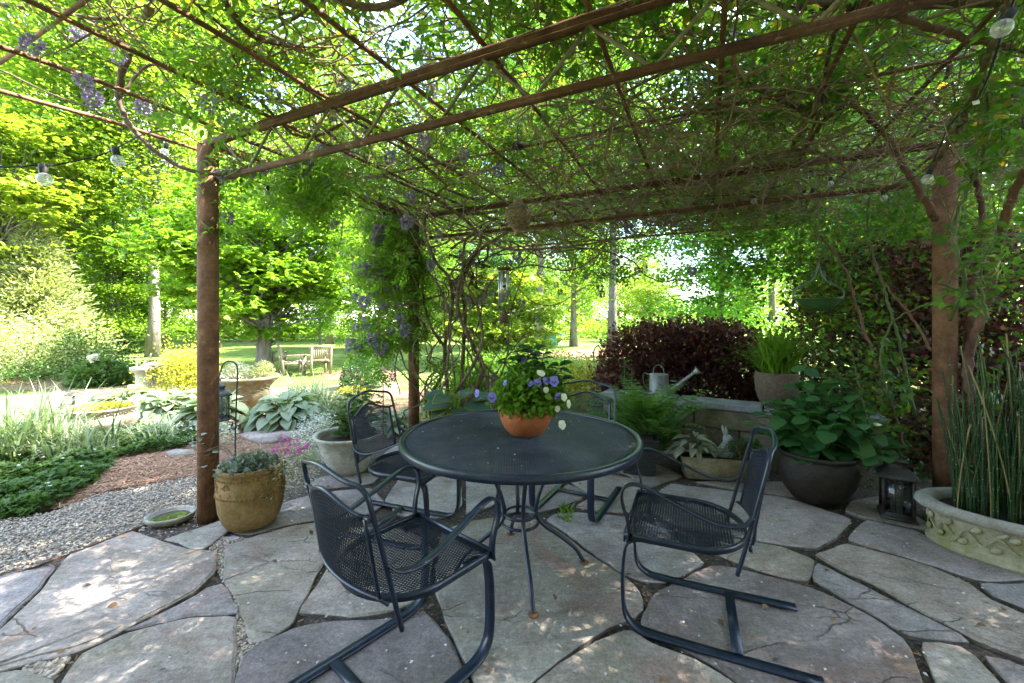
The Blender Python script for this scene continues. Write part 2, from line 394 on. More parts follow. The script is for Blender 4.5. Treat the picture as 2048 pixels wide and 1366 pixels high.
M_teal = solid('teal_painted_wood', [(.3,(.045,.24,.22)),(.7,(.09,.33,.31))], 6, .6, .2, 30)
M_white = solid('white_plastic', [(.3,(.7,.7,.68)),(.7,(.8,.8,.78))], 6, .5, 0)
M_socket = solid('black_socket', [(.3,(.01,.01,.01)),(.7,(.03,.03,.03))], 6, .5, 0)
M_glass = glassm('bulb_glass'); M_pane = glassm('lantern_glass', (.55, .58, .58), .04)
M_cable = M_socket
M_edge = solid('rusty_edging', [(.3,(.06,.03,.018)),(.7,(.16,.08,.045))], 9, .9, .3, 60)
M_water = bpy.data.materials.new('dish_water'); _nt, _N, _L = nodes_of(M_water)
_b = _N['Principled BSDF']; _b.inputs['Base Color'].default_value = (.06, .055, .03, 1); _b.inputs['Roughness'].default_value = .03; _b.inputs['Specular IOR Level'].default_value = .6

def build_stone_mat(m):
    nt, N, L = nodes_of(m); b = N['Principled BSDF']
    t = N.new('ShaderNodeTexCoord'); oi = N.new('ShaderNodeObjectInfo')
    cmb = N.new('ShaderNodeCombineXYZ'); 
    for k in range(3): L.new(oi.outputs['Random'], cmb.inputs[k])
    sc_ = N.new('ShaderNodeVectorMath'); sc_.operation = 'SCALE'; sc_.inputs['Scale'].default_value = 53.; L.new(cmb.outputs[0], sc_.inputs[0])
    ad = N.new('ShaderNodeVectorMath'); ad.operation = 'ADD'; L.new(t.outputs['Object'], ad.inputs[0]); L.new(sc_.outputs[0], ad.inputs[1]); v = ad.outputs[0]
    rot = N.new('ShaderNodeMapping'); rot.inputs['Rotation'].default_value = (0, 0, .5); rot.inputs['Scale'].default_value = (1, 3.2, 1); L.new(v, rot.inputs['Vector'])
    base = ramp(nt, noise(nt, v, 2.8, 10, .72, .5), [(.26,(.14,.12,.11)),(.44,(.26,.24,.225)),(.58,(.36,.335,.32)),(.78,(.51,.48,.455))])
    strk = ramp(nt, noise(nt, rot.outputs[0], 7, 10, .8, 1.2), [(.36,(.66,.63,.61)),(.64,(1.2,1.17,1.15))])
    c = mixc(nt, .65, base, strk, 'MULTIPLY')
    tint = ramp(nt, oi.outputs['Random'], [(0,(1.05,.97,.99)),(.3,(.97,.97,1.02)),(.5,(1.07,.99,.92)),(.75,(1.0,.98,.90)),(1,(1.0,.98,1.03))])
    c = mixc(nt, 1., c, tint, 'MULTIPLY')
    # rusty and olive patches, each with its own outline
    f1 = ramp(nt, noise(nt, v, 1.7, 5, .7, 1.), [(.54,(0,0,0)),(.68,(1,1,1))]); c = mixc(nt, math_n(nt,'MULTIPLY',f1,.6), c, (.27,.16,.13))
    rot2 = N.new('ShaderNodeMapping'); rot2.inputs['Location'].default_value = (7.3, 2.1, 0); L.new(v, rot2.inputs['Vector'])
    f2 = ramp(nt, noise(nt, rot2.outputs[0], 2.1, 5, .7, .6), [(.50,(0,0,0)),(.66,(1,1,1))]); c = mixc(nt, math_n(nt,'MULTIPLY',f2,.42), c, (.19,.18,.10))
    f3 = ramp(nt, noise(nt, rot2.outputs[0], 26, 6, .75), [(.60,(0,0,0)),(.68,(1,1,1))]); c = mixc(nt, math_n(nt,'MULTIPLY',f3,.4), c, (.5,.5,.5))
    hs = N.new('ShaderNodeHueSaturation'); L.new(c, hs.inputs['Color']); hs.inputs['Saturation'].default_value = 1.1
    L.new(math_n(nt,'ADD', math_n(nt,'MULTIPLY', oi.outputs['Random'], .35), .80), hs.inputs['Value']); c = hs.outputs[0]
    L.new(c, b.inputs['Base Color']); b.inputs['Roughness'].default_value = .8; b.inputs['Specular IOR Level'].default_value = .3
    # hairline cracks and cleft ledges
    dv = N.new('ShaderNodeTexNoise'); dv.inputs['Scale'].default_value = 3.5; dv.inputs['Detail'].default_value = 6; L.new(v, dv.inputs['Vector'])
    dm = N.new('ShaderNodeVectorMath'); dm.operation = 'SCALE'; dm.inputs['Scale'].default_value = .45; L.new(dv.outputs['Color'], dm.inputs[0])
    da = N.new('ShaderNodeVectorMath'); da.operation = 'ADD'; L.new(rot.outputs[0], da.inputs[0]); L.new(dm.outputs[0], da.inputs[1])
    vo = N.new('ShaderNodeTexVoronoi'); vo.feature = 'DISTANCE_TO_EDGE'; vo.inputs['Scale'].default_value = 1.5; L.new(da.outputs[0], vo.inputs['Vector'])
    line = ramp(nt, vo.outputs['Distance'], [(.004,(1,1,1)),(.016,(0,0,0))]); gate = ramp(nt, noise(nt, v, 1.9, 3, .5), [(.57,(0,0,0)),(.63,(1,1,1))])
    lm = math_n(nt, 'MULTIPLY', line, gate); c2 = mixc(nt, math_n(nt,'MULTIPLY', lm, .75), c, (.07,.06,.05))
    gr = ramp(nt, noise(nt, v, 70, 8, .85), [(.36,(.55,.55,.55)),(.64,(1.4,1.4,1.4))]); c2 = mixc(nt, .9, c2, gr, 'MULTIPLY'); L.new(c2, b.inputs['Base Color'])
    h = math_n(nt,'ADD', math_n(nt,'MULTIPLY', noise(nt, v, 9, 10, .75, .6), 1.), math_n(nt,'MULTIPLY', noise(nt, v, 60, 6, .8), .6))
    st = math_n(nt,'SNAP', noise(nt, rot.outputs[0], 2.2, 5, .55, .5), .09)
    h = math_n(nt,'ADD', h, math_n(nt,'MULTIPLY', st, 9.)); h = math_n(nt,'SUBTRACT', h, math_n(nt,'MULTIPLY', lm, .8))
    bp = N.new('ShaderNodeBump'); bp.inputs['Strength'].default_value = .8; bp.inputs['Distance'].default_value = .010
    L.new(h, bp.inputs['Height']); L.new(bp.outputs[0], b.inputs['Normal'])
build_stone_mat(M_stone)
M_stedge = solid('flagstone_edge', [(.3,(.06,.05,.042)),(.7,(.20,.18,.155))], 14, .95, .6, 40, objrand=.3)

G = lambda r, g, b: (r, g, b)
LM_wist = leafm('wisteria_leaf', (.085,.17,.022), (.17,.27,.035), .55, c3=(.30,.26,.03))
LM_wfresh = leafm('fresh_wisteria_leaf', (.10,.21,.022), (.18,.31,.04), .55)
LM_rose = leafm('rose_leaf', (.06,.15,.022), (.12,.23,.035), .55, .35, c3=(.25,.2,.03))
LM_tree = leafm('tree_leaf', (.125,.225,.022), (.21,.33,.04), .58, objvar=.4)
LM_maple = leafm('maple_leaf', (.12,.24,.02), (.20,.33,.034), .58)
LM_lime = leafm('sunny_maple_leaf', (.19,.28,.03), (.29,.36,.05), .55)
LM_jun = leafm('juniper_needle', (.22,.27,.10), (.36,.38,.17), .35, .6)
LM_jun2 = leafm('dark_cedar_needle', (.09,.16,.05), (.16,.24,.08), .35, .6)
LM_lor = leafm('loropetalum_leaf', (.048,.018,.022), (.14,.05,.055), .36, .4, .35, c3=(.30,.12,.11), tw=1.6)
LM_gold = leafm('golden_leaf', (.20,.22,.02), (.36,.34,.045), .4)
LM_green = leafm('garden_leaf', (.05,.11,.025), (.11,.19,.045), .4)
LM_deep = leafm('deep_green_leaf', (.028,.08,.025), (.06,.13,.04), .38, .38)
LM_hyd = leafm('hydrangea_leaf', (.035,.11,.035), (.065,.175,.05), .38, .45)
LM_silver = leafm('silver_leaf', (.24,.27,.20), (.36,.38,.30), .3, .8)
LM_hosta = leafm('hosta_leaf', (.15,.21,.12), (.27,.32,.20), .35, .5)
LM_bluehosta = leafm('blue_hosta_leaf', (.045,.11,.075), (.075,.15,.10), .3, .45)
LM_strap = leafm('strap_leaf', (.13,.20,.10), (.36,.41,.28), .35, .45)
LM_grass = leafm('grass_blade', (.11,.22,.02), (.19,.32,.04), .45, .45)
LM_lawnb = leafm('lawn_blade', (.12,.19,.035), (.26,.32,.09), .45, .6)
LM_fern = leafm('fern_leaf', (.07,.17,.035), (.15,.27,.07), .5, .45)
LM_sedum = leafm('blue_sedum', (.14,.19,.16), (.25,.29,.26), .2, .6, c3=(.24,.17,.19))
LM_horse = leafm('horsetail_stem', (.018,.05,.016), (.05,.11,.03), .1, .45, c3=(.28,.23,.10))
LM_joint = leafm('reed_joint', (.14,.15,.09), (.26,.27,.18), .1, .7)
LM_white = leafm('white_petal', (.62,.62,.60), (.8,.8,.78), .35, .6, tw=.9)
LM_cream = leafm('cream_petal', (.72,.68,.48), (.82,.80,.65), .35, .6, tw=.9)
LM_viola = leafm('violet_petal', (.16,.14,.56), (.26,.24,.68), .3, .6, tw=.9)
LM_violad = leafm('dark_violet_petal', (.05,.03,.22), (.08,.05,.30), .2, .6, tw=.9)
LM_yellow = leafm('yellow_petal', (.7,.42,.03), (.8,.5,.05), .2, .6, tw=.9)
LM_wflower = leafm('wisteria_petal', (.24,.18,.42), (.46,.38,.64), .35, .6, tw=.9)
LM_pink = leafm('magenta_petal', (.50,.09,.46), (.64,.16,.58), .35, .6, tw=.9)
LM_litter = leafm('fallen_litter', (.10,.055,.03), (.33,.20,.11), .1, .8)
LM_petlit = leafm('fallen_petal', (.50,.46,.50), (.72,.70,.72), .2, .8)
LM_peb = leafm('pebble', (.22,.17,.125), (.53,.46,.375), .0, .75, c3=(.52,.38,.28))
LM_chip = leafm('mulch_chip', (.16,.075,.040), (.48,.29,.18), .0, .9)

# ------------------------------------------------------------------ ground, beds, paving
def gridsheet(xs, ys, off=0.):
    X, Y = np.meshgrid(xs, ys); Z = terr(X, Y) + off; nx, ny = len(xs), len(ys)
    i = np.arange(ny - 1)[:, None] * nx; j = np.arange(nx - 1)[None]
    Q = np.stack([i + j, i + j + 1, i + nx + j + 1, i + nx + j], -1).reshape(-1, 4)
    return np.stack([X, Y, Z], -1).reshape(-1, 3), Q
xs = np.concatenate([np.linspace(-400, -22, 20), np.linspace(-20, 20, 81), np.linspace(22, 400, 20)])
ys = np.concatenate([np.linspace(-40, -3, 10), np.linspace(-2, 16, 91), np.linspace(18, 60, 22), np.linspace(70, 700, 30)])
V, Q = gridsheet(xs, ys, -.03)
MB().add(V, Q=Q).obj('lawn_ground', M_lawn, smooth=True)['kind'] = 'structure'
def patch(name, pts, off, mat, cell=.08, world=False):
    poly = np.array(pts if world else [gp(*p)[:2] for p in pts]); lo = poly.min(0); hi = poly.max(0)
    nx = int((hi[0]-lo[0])/cell) + 2; ny = int((hi[1]-lo[1])/cell) + 2
    V, Q = gridsheet(lo[0] + np.arange(nx)*cell, lo[1] + np.arange(ny)*cell, off)
    c = V[Q].mean(1); keep = inpoly(c[:,0], c[:,1], poly); Q = Q[keep]
    V = V + np.concatenate([NR.uniform(-.4, .4, (len(V), 2)) * cell, NR.uniform(-.003, .003, (len(V), 1))], 1)
    used = np.unique(Q); mp_ = np.zeros(len(V), int); mp_[used] = np.arange(len(used))
    o = MB().add(V[used], Q=mp_[Q]).obj(name, mat, smooth=True); o['kind'] = 'structure'; return o
patch('pale_path', [(-500,805),(0,790),(190,775),(430,768),(620,775),(760,758),(800,764),(800,790),(700,815),(560,840),(400,835),(250,830),(0,835),(-500,880)], -.018, M_path, .12)
patch('mulch_bed', [(-450,730),(0,752),(130,748),(330,752),(330,772),(150,778),(0,780),(-450,778)], -.019, M_mulch, .15)
patch('mulch_bed', [(640,744),(760,732),(800,742),(785,760),(660,760)], -.014, M_mulch, .12)
patch('mulch_bed', [(1020,706),(1240,696),(1260,712),(1040,720)], -.014, M_mulch, .2)
patch('planting_bed', [(-700,900),(0,845),(200,820),(420,810),(640,800),(800,780),(1100,755),(1330,770),(1500,800),(2600,820),(2600,1020),(1900,1000),(1560,970),(1330,935),(900,925),(700,925),(600,940),(440,990),(200,1000),(-700,1120)], -.012, M_mulch, .06)
patch('gravel_path', [(-900,1250),(-900,1090),(0,1040),(110,1022),(200,990),(400,950),(520,920),(660,890),(720,905),(640,990),(560,1010),(470,1040),(400,1060),(330,1085),(-50,1175)], -.008, M_gravelbed, .05)

PATIO = np.array([fp(*p)[:2] for p in [(-1300,1420),(-150,1190),(300,1055),(420,1030),(560,975),(690,900),(800,865),(1000,845),(1330,890),(1700,930),(2300,980),(3200,1200)]] + [(6, -1.2), (-6, -1.2)])
pat = patch('patio', PATIO, .014, M_dirt, .06, world=True)
STONES = [
 [(0,1153),(112,1130),(78,1175),(0,1249),(-150,1385),(-420,1420),(-420,1240),(-150,1185)],
 [(140,1109),(268,1062),(317,1081),(373,1099),(434,1103),(432,1137),(403,1169),(387,1185),(290,1234),(199,1283),(150,1303),(32,1331),(-110,1372),(-130,1390),(-90,1345),(5,1255),(82,1184),(120,1134)],
 [(412,1174),(446,1164),(477,1224),(375,1226),(258,1254),(235,1264),(300,1237),(392,1190)],
 [(472,1231),(466,1366),(462,1470),(85,1470),(125,1366),(150,1324),(163,1303),(199,1289),(255,1262),(376,1234)],
 [(-100,1395),(0,1345),(56,1340),(67,1352),(105,1360),(100,1420),(70,1490),(-150,1490)],
 [(325,1079),(400,1056),(452,1038),(467,1051),(408,1097),(384,1099),(360,1084)],
 [(470,1046),(571,1003),(631,985),(740,975),(772,1005),(740,1026),(656,1036),(585,1045),(500,1068),(470,1064)],
 [(449,1076),(466,1069),(487,1072),(456,1083)],
 [(452,1090),(500,1074),(585,1050),(655,1041),(668,1068),(671,1089),(631,1147),(585,1240),(582,1246),(546,1271),(517,1283),(498,1283),(494,1254),(480,1211),(450,1157)],
 [(684,1088),(663,1125),(627,1180),(597,1222),(622,1220),(702,1230),(775,1219),(843,1197),(858,1168),(862,1130),(868,1100),(850,1078),(790,1055),(700,1055)],
 [(588,1254),(649,1243),(748,1240),(810,1233),(850,1218),(869,1243),(896,1275),(920,1322),(938,1366),(955,1440),(940,1500),(440,1500),(478,1340),(486,1312),(503,1291),(550,1274)],
 [(875,1190),(891,1236),(920,1289),(938,1325),(962,1400),(1000,1440),(1053,1366),(1085,1343),(1120,1310),(1188,1268),(1227,1246),(1266,1230),(1285,1214),(1278,1180),(1255,1157),(1170,1103),(1131,1071),(1085,1042),(1070,1038),(990,1034),(930,1044),(885,1060),(878,1090),(876,1150)],
 [(1092,1038),(1135,1063),(1175,1095),(1258,1150),(1285,1159),(1332,1162),(1409,1124),(1385,1103),(1340,1068),(1290,1040),(1230,1030),(1150,1024),(1110,1026)],
 [(1302,1018),(1312,988),(1340,967),(1462,983),(1570,995),(1702,1038),(1672,1072),(1632,1095),(1565,1088),(1474,1071),(1440,1064),(1350,1048)],
 [(1474,1078),(1562,1093),(1622,1116),(1628,1121),(1617,1160),(1565,1154),(1492,1131),(1456,1118),(1420,1098),(1440,1080)],
 [(1421,1129),(1468,1133),(1550,1154),(1611,1170),(1650,1185),(1717,1218),(1763,1245),(1809,1275),(1822,1300),(1838,1346),(1850,1400),(1860,1500),(1650,1500),(1500,1375),(1440,1333),(1395,1307),(1337,1280),(1284,1253),(1287,1224),(1312,1183),(1342,1169)],
 [(1060,1376),(1120,1326),(1191,1284),(1248,1262),(1262,1258),(1300,1286),(1390,1318),(1440,1348),(1475,1370),(1600,1500),(960,1500)],
 [(1634,1124),(1678,1147),(1745,1180),(1812,1214),(1873,1244),(1928,1272),(1938,1281),(1885,1275),(1842,1272),(1815,1268),(1763,1236),(1693,1201),(1654,1175),(1626,1161)],
 [(1628,1108),(1672,1094),(1693,1085),(1751,1101),(1790,1111),(1867,1134),(1900,1149),(1946,1170),(1976,1196),(2048,1226),(2150,1272),(2300,1345),(2300,1410),(2150,1348),(2048,1314),(1992,1294),(1943,1274),(1855,1225),(1745,1164),(1678,1136)],
 [(1733,1041),(1830,1062),(1870,1080),(1946,1110),(2060,1140),(2120,1150),(2019,1160),(1992,1162),(1946,1156),(1867,1129),(1790,1106),(1751,1096),(1693,1079)],
 [(1842,1280),(1885,1283),(1922,1290),(1953,1311),(2000,1366),(2060,1450),(2060,1490),(1900,1490),(1878,1366)],
 [(1963,1310),(2007,1318),(2060,1338),(2150,1383),(2350,1470),(2160,1500),(2030,1372)],
 [(1960,1166),(2007,1170),(2048,1167),(2150,1160),(2260,1190),(2260,1300),(2150,1258),(2048,1213),(1985,1190)],
 [(770,1000),(800,955),(915,952),(925,1005),(902,1028),(860,1036),(800,1028)],
 [(933,955),(995,955),(988,1008),(934,1026)],
 [(1005,955),(1110,955),(1178,988),(1120,1013),(1060,1025),(998,1022)],
 [(1120,950),(1200,945),(1270,957),(1300,985),(1290,1018),(1240,1024),(1150,1014),(1187,990)],
 [(1218,935),(1300,922),(1365,950),(1330,962),(1290,977),(1260,948)],
 [(604,974),(640,955),(700,945),(762,948),(745,967),(650,978)],
 [(765,945),(770,905),(800,885),(812,905),(812,940),(785,952)],
 [(1700,1004),(1760,992),(1850,1044),(1900,1060),(1880,1066),(1834,1056),(1735,1036),(1690,1022)],
 [(820,942),(850,905),(960,890),(1080,895),(1110,945),(1000,948)],
 [(1390,962),(1560,962),(1700,975),(1690,998),(1575,990),(1470,976)],
]
def flagstone(poly, idx, top=0., th=.05, name='flagstone', parent=None):
    plates = {0:1,1:2,3:1,8:1,9:1,10:1,11:1,13:1,15:2,16:1,17:1,18:2,19:1}.get(idx, 0)
    P = [np.array(fp(*p)[:2]) for p in poly]; R_ = []
    for i in range(len(P)):
        a, b = P[i], P[(i+1) % len(P)]; L = np.linalg.norm(b - a); n = max(1, int(L / .045))
        nrm_ = np.array([-(b-a)[1], (b-a)[0]]) / (L + 1e-9)
        for k in range(n):
            R_.append(a + (b-a) * k / n + nrm_ * (U(-.006, .006) if k else 0))
    R_ = np.array(R_)
    R_ = .72 * R_ + .14 * (np.roll(R_, 1, 0) + np.roll(R_, -1, 0))
    if np.sum(R_[:,0] * np.roll(R_[:,1], -1) - np.roll(R_[:,0], -1) * R_[:,1]) < 0: R_ = R_[::-1]
    t = np.roll(R_, -1, 0) - np.roll(R_, 1, 0); nn = norm(np.stack([-t[:,1], t[:,0]], 1))
    R_ = R_ - nn*.006
    c = R_.mean(0)
    jit = NR.uniform(-.004, .004, len(R_)); tilt = NR.uniform(-.004, .004, 2)
    def z(Pt, off): return top + off + (Pt - c) @ tilt
    in1 = R_ + nn * .0015; in2 = R_ + nn * (.005 + .5*jit[:,None]); n = len(R_)
    lip = np.convolve(np.tile(NR.normal(0, 1, n), 3), np.ones(5)/5, 'same')[n:2*n]; lip = np.clip(lip*.009, -.002, .010)[:,None]
    ro = R_ - nn*lip
    V = np.concatenate([np.c_[ro - nn*.003, z(R_, -th)], np.c_[ro, z(R_, -.013 + jit*.8)], np.c_[R_ - nn*lip*.7, z(R_, -.007 + jit*.4)], np.c_[in1, z(in1, -.0025)], np.c_[in2, z(in2, 0.)]])
    Q = []
    for k in range(4): Q += [[k*n + i, k*n + (i+1) % n, (k+1)*n + (i+1) % n, (k+1)*n + i] for i in range(n)]
    FQ = [tuple(q) for q in Q] + [tuple(range(4*n, 5*n))]; V = [tuple(v) for v in V]; nside = 2*n
    for lev in range(plates):
        ang = math.radians(-28) + U(-.35, .35) + (PI if lev % 2 else 0); nv = np.array([-math.sin(ang), math.cos(ang)]); off = U(.0, .45)*np.abs((R_ - c) @ nv).max()
        base = R_ + nn * (.012 + .02*lev); sd = (base - c) @ nv - off; out_ = []
        for k in range(n):
            a, b = base[k], base[(k+1) % n]; da, db = sd[k], sd[(k+1) % n]
            if da >= 0: out_.append(a)
            if (da >= 0) != (db >= 0):
                x = a + (b - a) * da / (da - db); out_.append(x)
        if len(out_) < 8: continue
        # roughen the broken edge lying along the cut
        fin = []
        for k in range(len(out_)):
            a, b = out_[k], out_[(k+1) % len(out_)]; fin.append(a)
            L = np.linalg.norm(b - a)
            if L > .12:
                m_ = int(L / .02); w_ = np.cumsum(NR.normal(0, .007, m_ + 1)); w_ = w_ - np.linspace(w_[0], w_[-1], m_ + 1)
                fin += [a + (b - a)*q/m_ + nv*np.clip(w_[q], -.03, .03) for q in range(1, m_)]
        fin = np.array(fin); h0 = .0002 + .0; i0 = len(V); m_ = len(fin); zt_ = .0035 + .003*lev
        V += [(p_[0], p_[1], z(p_[None], -.002)[0]) for p_ in fin] + [(p_[0], p_[1], z(p_[None], zt_)[0]) for p_ in fin]
        FQ += [(i0 + q, i0 + (q+1) % m_, i0 + m_ + (q+1) % m_, i0 + m_ + q) for q in range(m_)] + [tuple(range(i0 + m_, i0 + 2*m_))]
    me = bpy.data.meshes.new(name); me.from_pydata(V, [], FQ); me.materials.append(M_stone); me.materials.append(M_stedge); me.polygons.foreach_set('material_index', np.array([1]*(2*n) + [0]*(len(FQ) - 2*n), np.int32)); me.update()
    return link(name, me, parent)
for i, s in enumerate(STONES): flagstone(s, i, U(-.005, .004), parent=pat)
# stepping slabs on the garden path beyond
for poly in ([(480,872),(560,852),(640,846),(660,858),(600,876),(520,888)], [(330,908),(352,902),(388,904),(386,912),(340,914)], [(690,850),(760,832),(800,842),(740,862)], [(120,812),(200,800),(210,810),(130,824)]):
    P = [gp(*p) for p in poly]; z0 = P[0][2]
    Pw = [((px-CX)/F*((H-z0)*F/(py-YH)), (H-z0)*F/(py-YH)) for px, py in poly]
    o = MB().prism(Pw, z0 - .03, z0 + .025).obj('stepping_stone', M_stone)
    setp(o, {480:'long pinkish stepping slab behind the white bowl planter and lantern hook',330:'small grey flat stone set in mulch left of the rusty post',690:'stepping slab beside the far vine covered post',120:'pale stepping slab behind the strap leaf clump at the far left'}[poly[0][0]], 'stepping stone', group='slabs along the garden path')
# rusty steel edging strip between gravel and paving
pts = [fp(px, py) for px, py in [(-300,1253),(0,1152),(150,1098),(303,1040),(345,1026),(392,1013),(430,998)]]
ed = MB().tube([(p[0], p[1], -.034) for p in spline(pts, 6)], 1, flat=(.04, .005), up=(0,0,1))
setp(ed.obj('edging_strip', M_edge), 'rusty steel edging strip between pea gravel and flagstones', 'garden edging')

# loose pebbles, mulch chips, litter: nobody could count them
PEBT = None
def pebble_tpl():
    bm = bmesh.new(); bmesh.ops.create_icosphere(bm, subdivisions=1, radius=.5); bm.verts.ensure_lookup_table()
    V = np.array([v.co[:] for v in bm.verts]); T = np.array([[v.index for v in f.verts] for f in bm.faces]); bm.free(); return V, T
PEBT = pebble_tpl()
def fill(poly, n, world=False):
    poly = np.array(poly if world else [gp(*p)[:2] for p in poly]); lo, hi = poly.min(0), poly.max(0); out = np.zeros((0, 2))
    while len(out) < n:
        q = NR.uniform(lo, hi, (n * 2, 2)); out = np.vstack([out, q[inpoly(q[:,0], q[:,1], poly)]])
    return out[:n]
def pebbles(xy, z, s0, s1, mb):
    n = len(xy); P = np.c_[xy, z]
    S = NR.uniform(s0, s1, (n, 1)) * np.stack([NR.uniform(.8, 1.35, n), NR.uniform(.7, 1.1, n), NR.uniform(.45, .75, n)], 1)
    return mb.inst(PEBT[0] * (1 + NR.uniform(-.16, .16, PEBT[0].shape)), PEBT[1], P, frames(rand_dirs(n, 0, .25), (0,0,1)), S)
mb = MB()
GR = [(-420,1240),(-420,1080),(0,1042),(110,1024),(200,990),(400,952),(520,925),(600,905),(650,925),(620,985),(560,1008),(470,1035),(400,1058),(330,1080),(270,1060),(140,1108),(0,1152),(-200,1190)]
xy = fill(GR, 17500); pebbles(xy, terr(xy[:,0], xy[:,1]) + NR.uniform(.0, .014, len(xy)), .009, .021, mb)
xy = np.array([p for p in fill([(440,1080),(500,1085),(450,1165),(500,1260),(545,1285),(480,1366),(462,1366),(476,1225),(445,1165),(410,1115)], 2600)]); pebbles(xy, NR.uniform(-.020, -.008, len(xy)), .008, .016, mb)
xy = fill([(40,1340),(150,1310),(110,1366),(60,1366)], 500); pebbles(xy, NR.uniform(-.020, -.008, len(xy)), .010, .024, mb)
mb.obj('pea_gravel', LM_peb, smooth=True)['kind'] = 'stuff'
mb = MB(); CHIP = (np.array([[-.5,0,-.1],[.5,0,-.1],[.35,1,.1],[-.35,1,.1],[0,.5,.35]]), np.array([[0,1,4],[1,2,4],[2,3,4],[3,0,4]]))
xy = np.vstack([fill([(110,1022),(200,985),(300,965),(400,950),(400,905),(330,905),(240,920),(180,950),(100,1000)], 5200), fill([(-700,1000),(0,850),(800,800),(1300,800),(1900,850),(2300,1000),(1560,960),(800,905),(300,900)], 5000), fill([(1300,935),(1700,960),(1850,1000),(2050,990),(1800,900),(1350,890)], 2500)])
n = len(xy); mb.inst(CHIP[0], CHIP[1], np.c_[xy, terr(xy[:,0], xy[:,1]) + NR.uniform(-.008, .014, n)], frames(rand_dirs(n, 0, .2), (0,0,1)), np.stack([NR.uniform(.003, .009, n), NR.uniform(.02, .065, n), NR.uniform(.003, .006, n)], 1))
mb.obj('mulch_chips', LM_chip)['kind'] = 'stuff'
# grit and dead leaves in the joints, petals on stone and table top
mb = MB(); xy = NR.uniform([-3, .9], [3.6, 3.7], (9000, 2)); xy = xy[inpoly(xy[:,0], xy[:,1], PATIO)]; n = len(xy)
mb.inst(CHIP[0], CHIP[1], np.c_[xy, NR.uniform(-.021, -.012, n)], frames(rand_dirs(n, 0, .3), (0,0,1)), np.stack([NR.uniform(.004, .012, n), NR.uniform(.008, .026, n), NR.uniform(.003, .006, n)], 1))
mb.obj('joint_litter', LM_litter)['kind'] = 'stuff'
mb = MB(); xy = NR.uniform([-1.7, 1.3], [3.0, 3.8], (420, 2)); n = len(xy)
scatter(mb, L4W, np.c_[xy, np.full(n, .006)], NR.uniform(.006, .019, n), 0, .05, .35)
r = .6 * np.sqrt(NR.random(60)); a = NR.uniform(0, 2*PI, 60)
scatter(mb, L4W, np.c_[.045 + r*np.cos(a), 2.235 + r*np.sin(a), np.full(60, .7415)], NR.uniform(.005, .013, 60), 0, .05, .3)
mb.obj('fallen_petals', LM_petlit)['kind'] = 'stuff'
mb = MB(); xy = NR.uniform([-2.4, 1.1], [3.2, 3.9], (150, 2)); n = len(xy)
scatter(mb, OV, np.c_[xy, np.full(n, .008)], NR.uniform(.012, .042, n), 0, .06, .35); mb.obj('dry_leaves', LM_litter)['kind'] = 'stuff'
# grass blades on the nearer lawn
mb = MB(); xy = np.c_[NR.uniform(-14, 7, 42000), 6.2 + 11 * NR.random(42000)**1.3]; n = len(xy)
keep = np.ones(n, bool)
mb.inst(np.array([[-.12,0,0],[.12,0,0],[0,1,0]]), np.array([[0,1,2]]), np.c_[xy, terr(xy[:,0], xy[:,1]) - .03], frames(rand_dirs(n, 1.3, .5), NR.normal(size=(n,3))), NR.uniform(.04, .085, n))
mb.obj('lawn_grass', LM_lawnb)['kind'] = 'stuff'

# ------------------------------------------------------------------ low stone wall behind the pots
wa = np.array([1.02, 4.62]); wb = np.array([3.05, 3.36]); wd = (wb - wa) / np.linalg.norm(wb - wa); wL = np.linalg.norm(wb - wa); wrz = math.atan2(wd[1], wd[0]); wnn = np.array([-wd[1], wd[0]])
wall = thing('stone_wall', 'low buff stone garden wall with grey slate cap behind the trough', 'wall', (*wa, 0), wrz)
def block(name, x0, x1, y0, y1, z0, z1, m, parent, j=.006):
    bm = bmesh.new(); bmesh.ops.create_cube(bm, size=1)
    bmesh.ops.scale(bm, vec=(x1-x0, y1-y0, z1-z0), verts=bm.verts); bmesh.ops.translate(bm, vec=((x0+x1)/2, (y0+y1)/2, (z0+z1)/2), verts=bm.verts)
    bmesh.ops.bevel(bm, geom=bm.edges[:], offset=.008, segments=2, affect='EDGES')
    for v in bm.verts: v.co += Vector((U(-j, j), U(-j, j), U(-j, j) * .5)) * .5
    me = bpy.data.meshes.new(name); bm.to_mesh(me); bm.free(); me.materials.append(m); return link(name, me, parent)
for z0, z1, cuts in ((-.05, .13, (0,.5,.98,1.6,2.02,wL)), (.136, .30, (0,.3,.85,1.35,1.9,wL)), (.306, .49, (0,.95,1.75,wL))):
    for a, b in zip(cuts[:-1], cuts[1:]): block('wall_block', a + .004, b - .004, U(-.008, .008), .26, z0, z1, M_wallst, wall)
for a, b in zip((-.03,.78,1.55), (.77,1.54,wL+.03)): block('cap_slab', a + .003, b - .003, -.035, .32, .493, .548, M_cap, wall)
def wallpt(px, back=.13):
    # point on the wall top seen at image column px
    k = (px - CX) / F; o = wa + wnn * back; s = (k * o[1] - o[0]) / (wd[0] - k * wd[1]); return o + wd * s

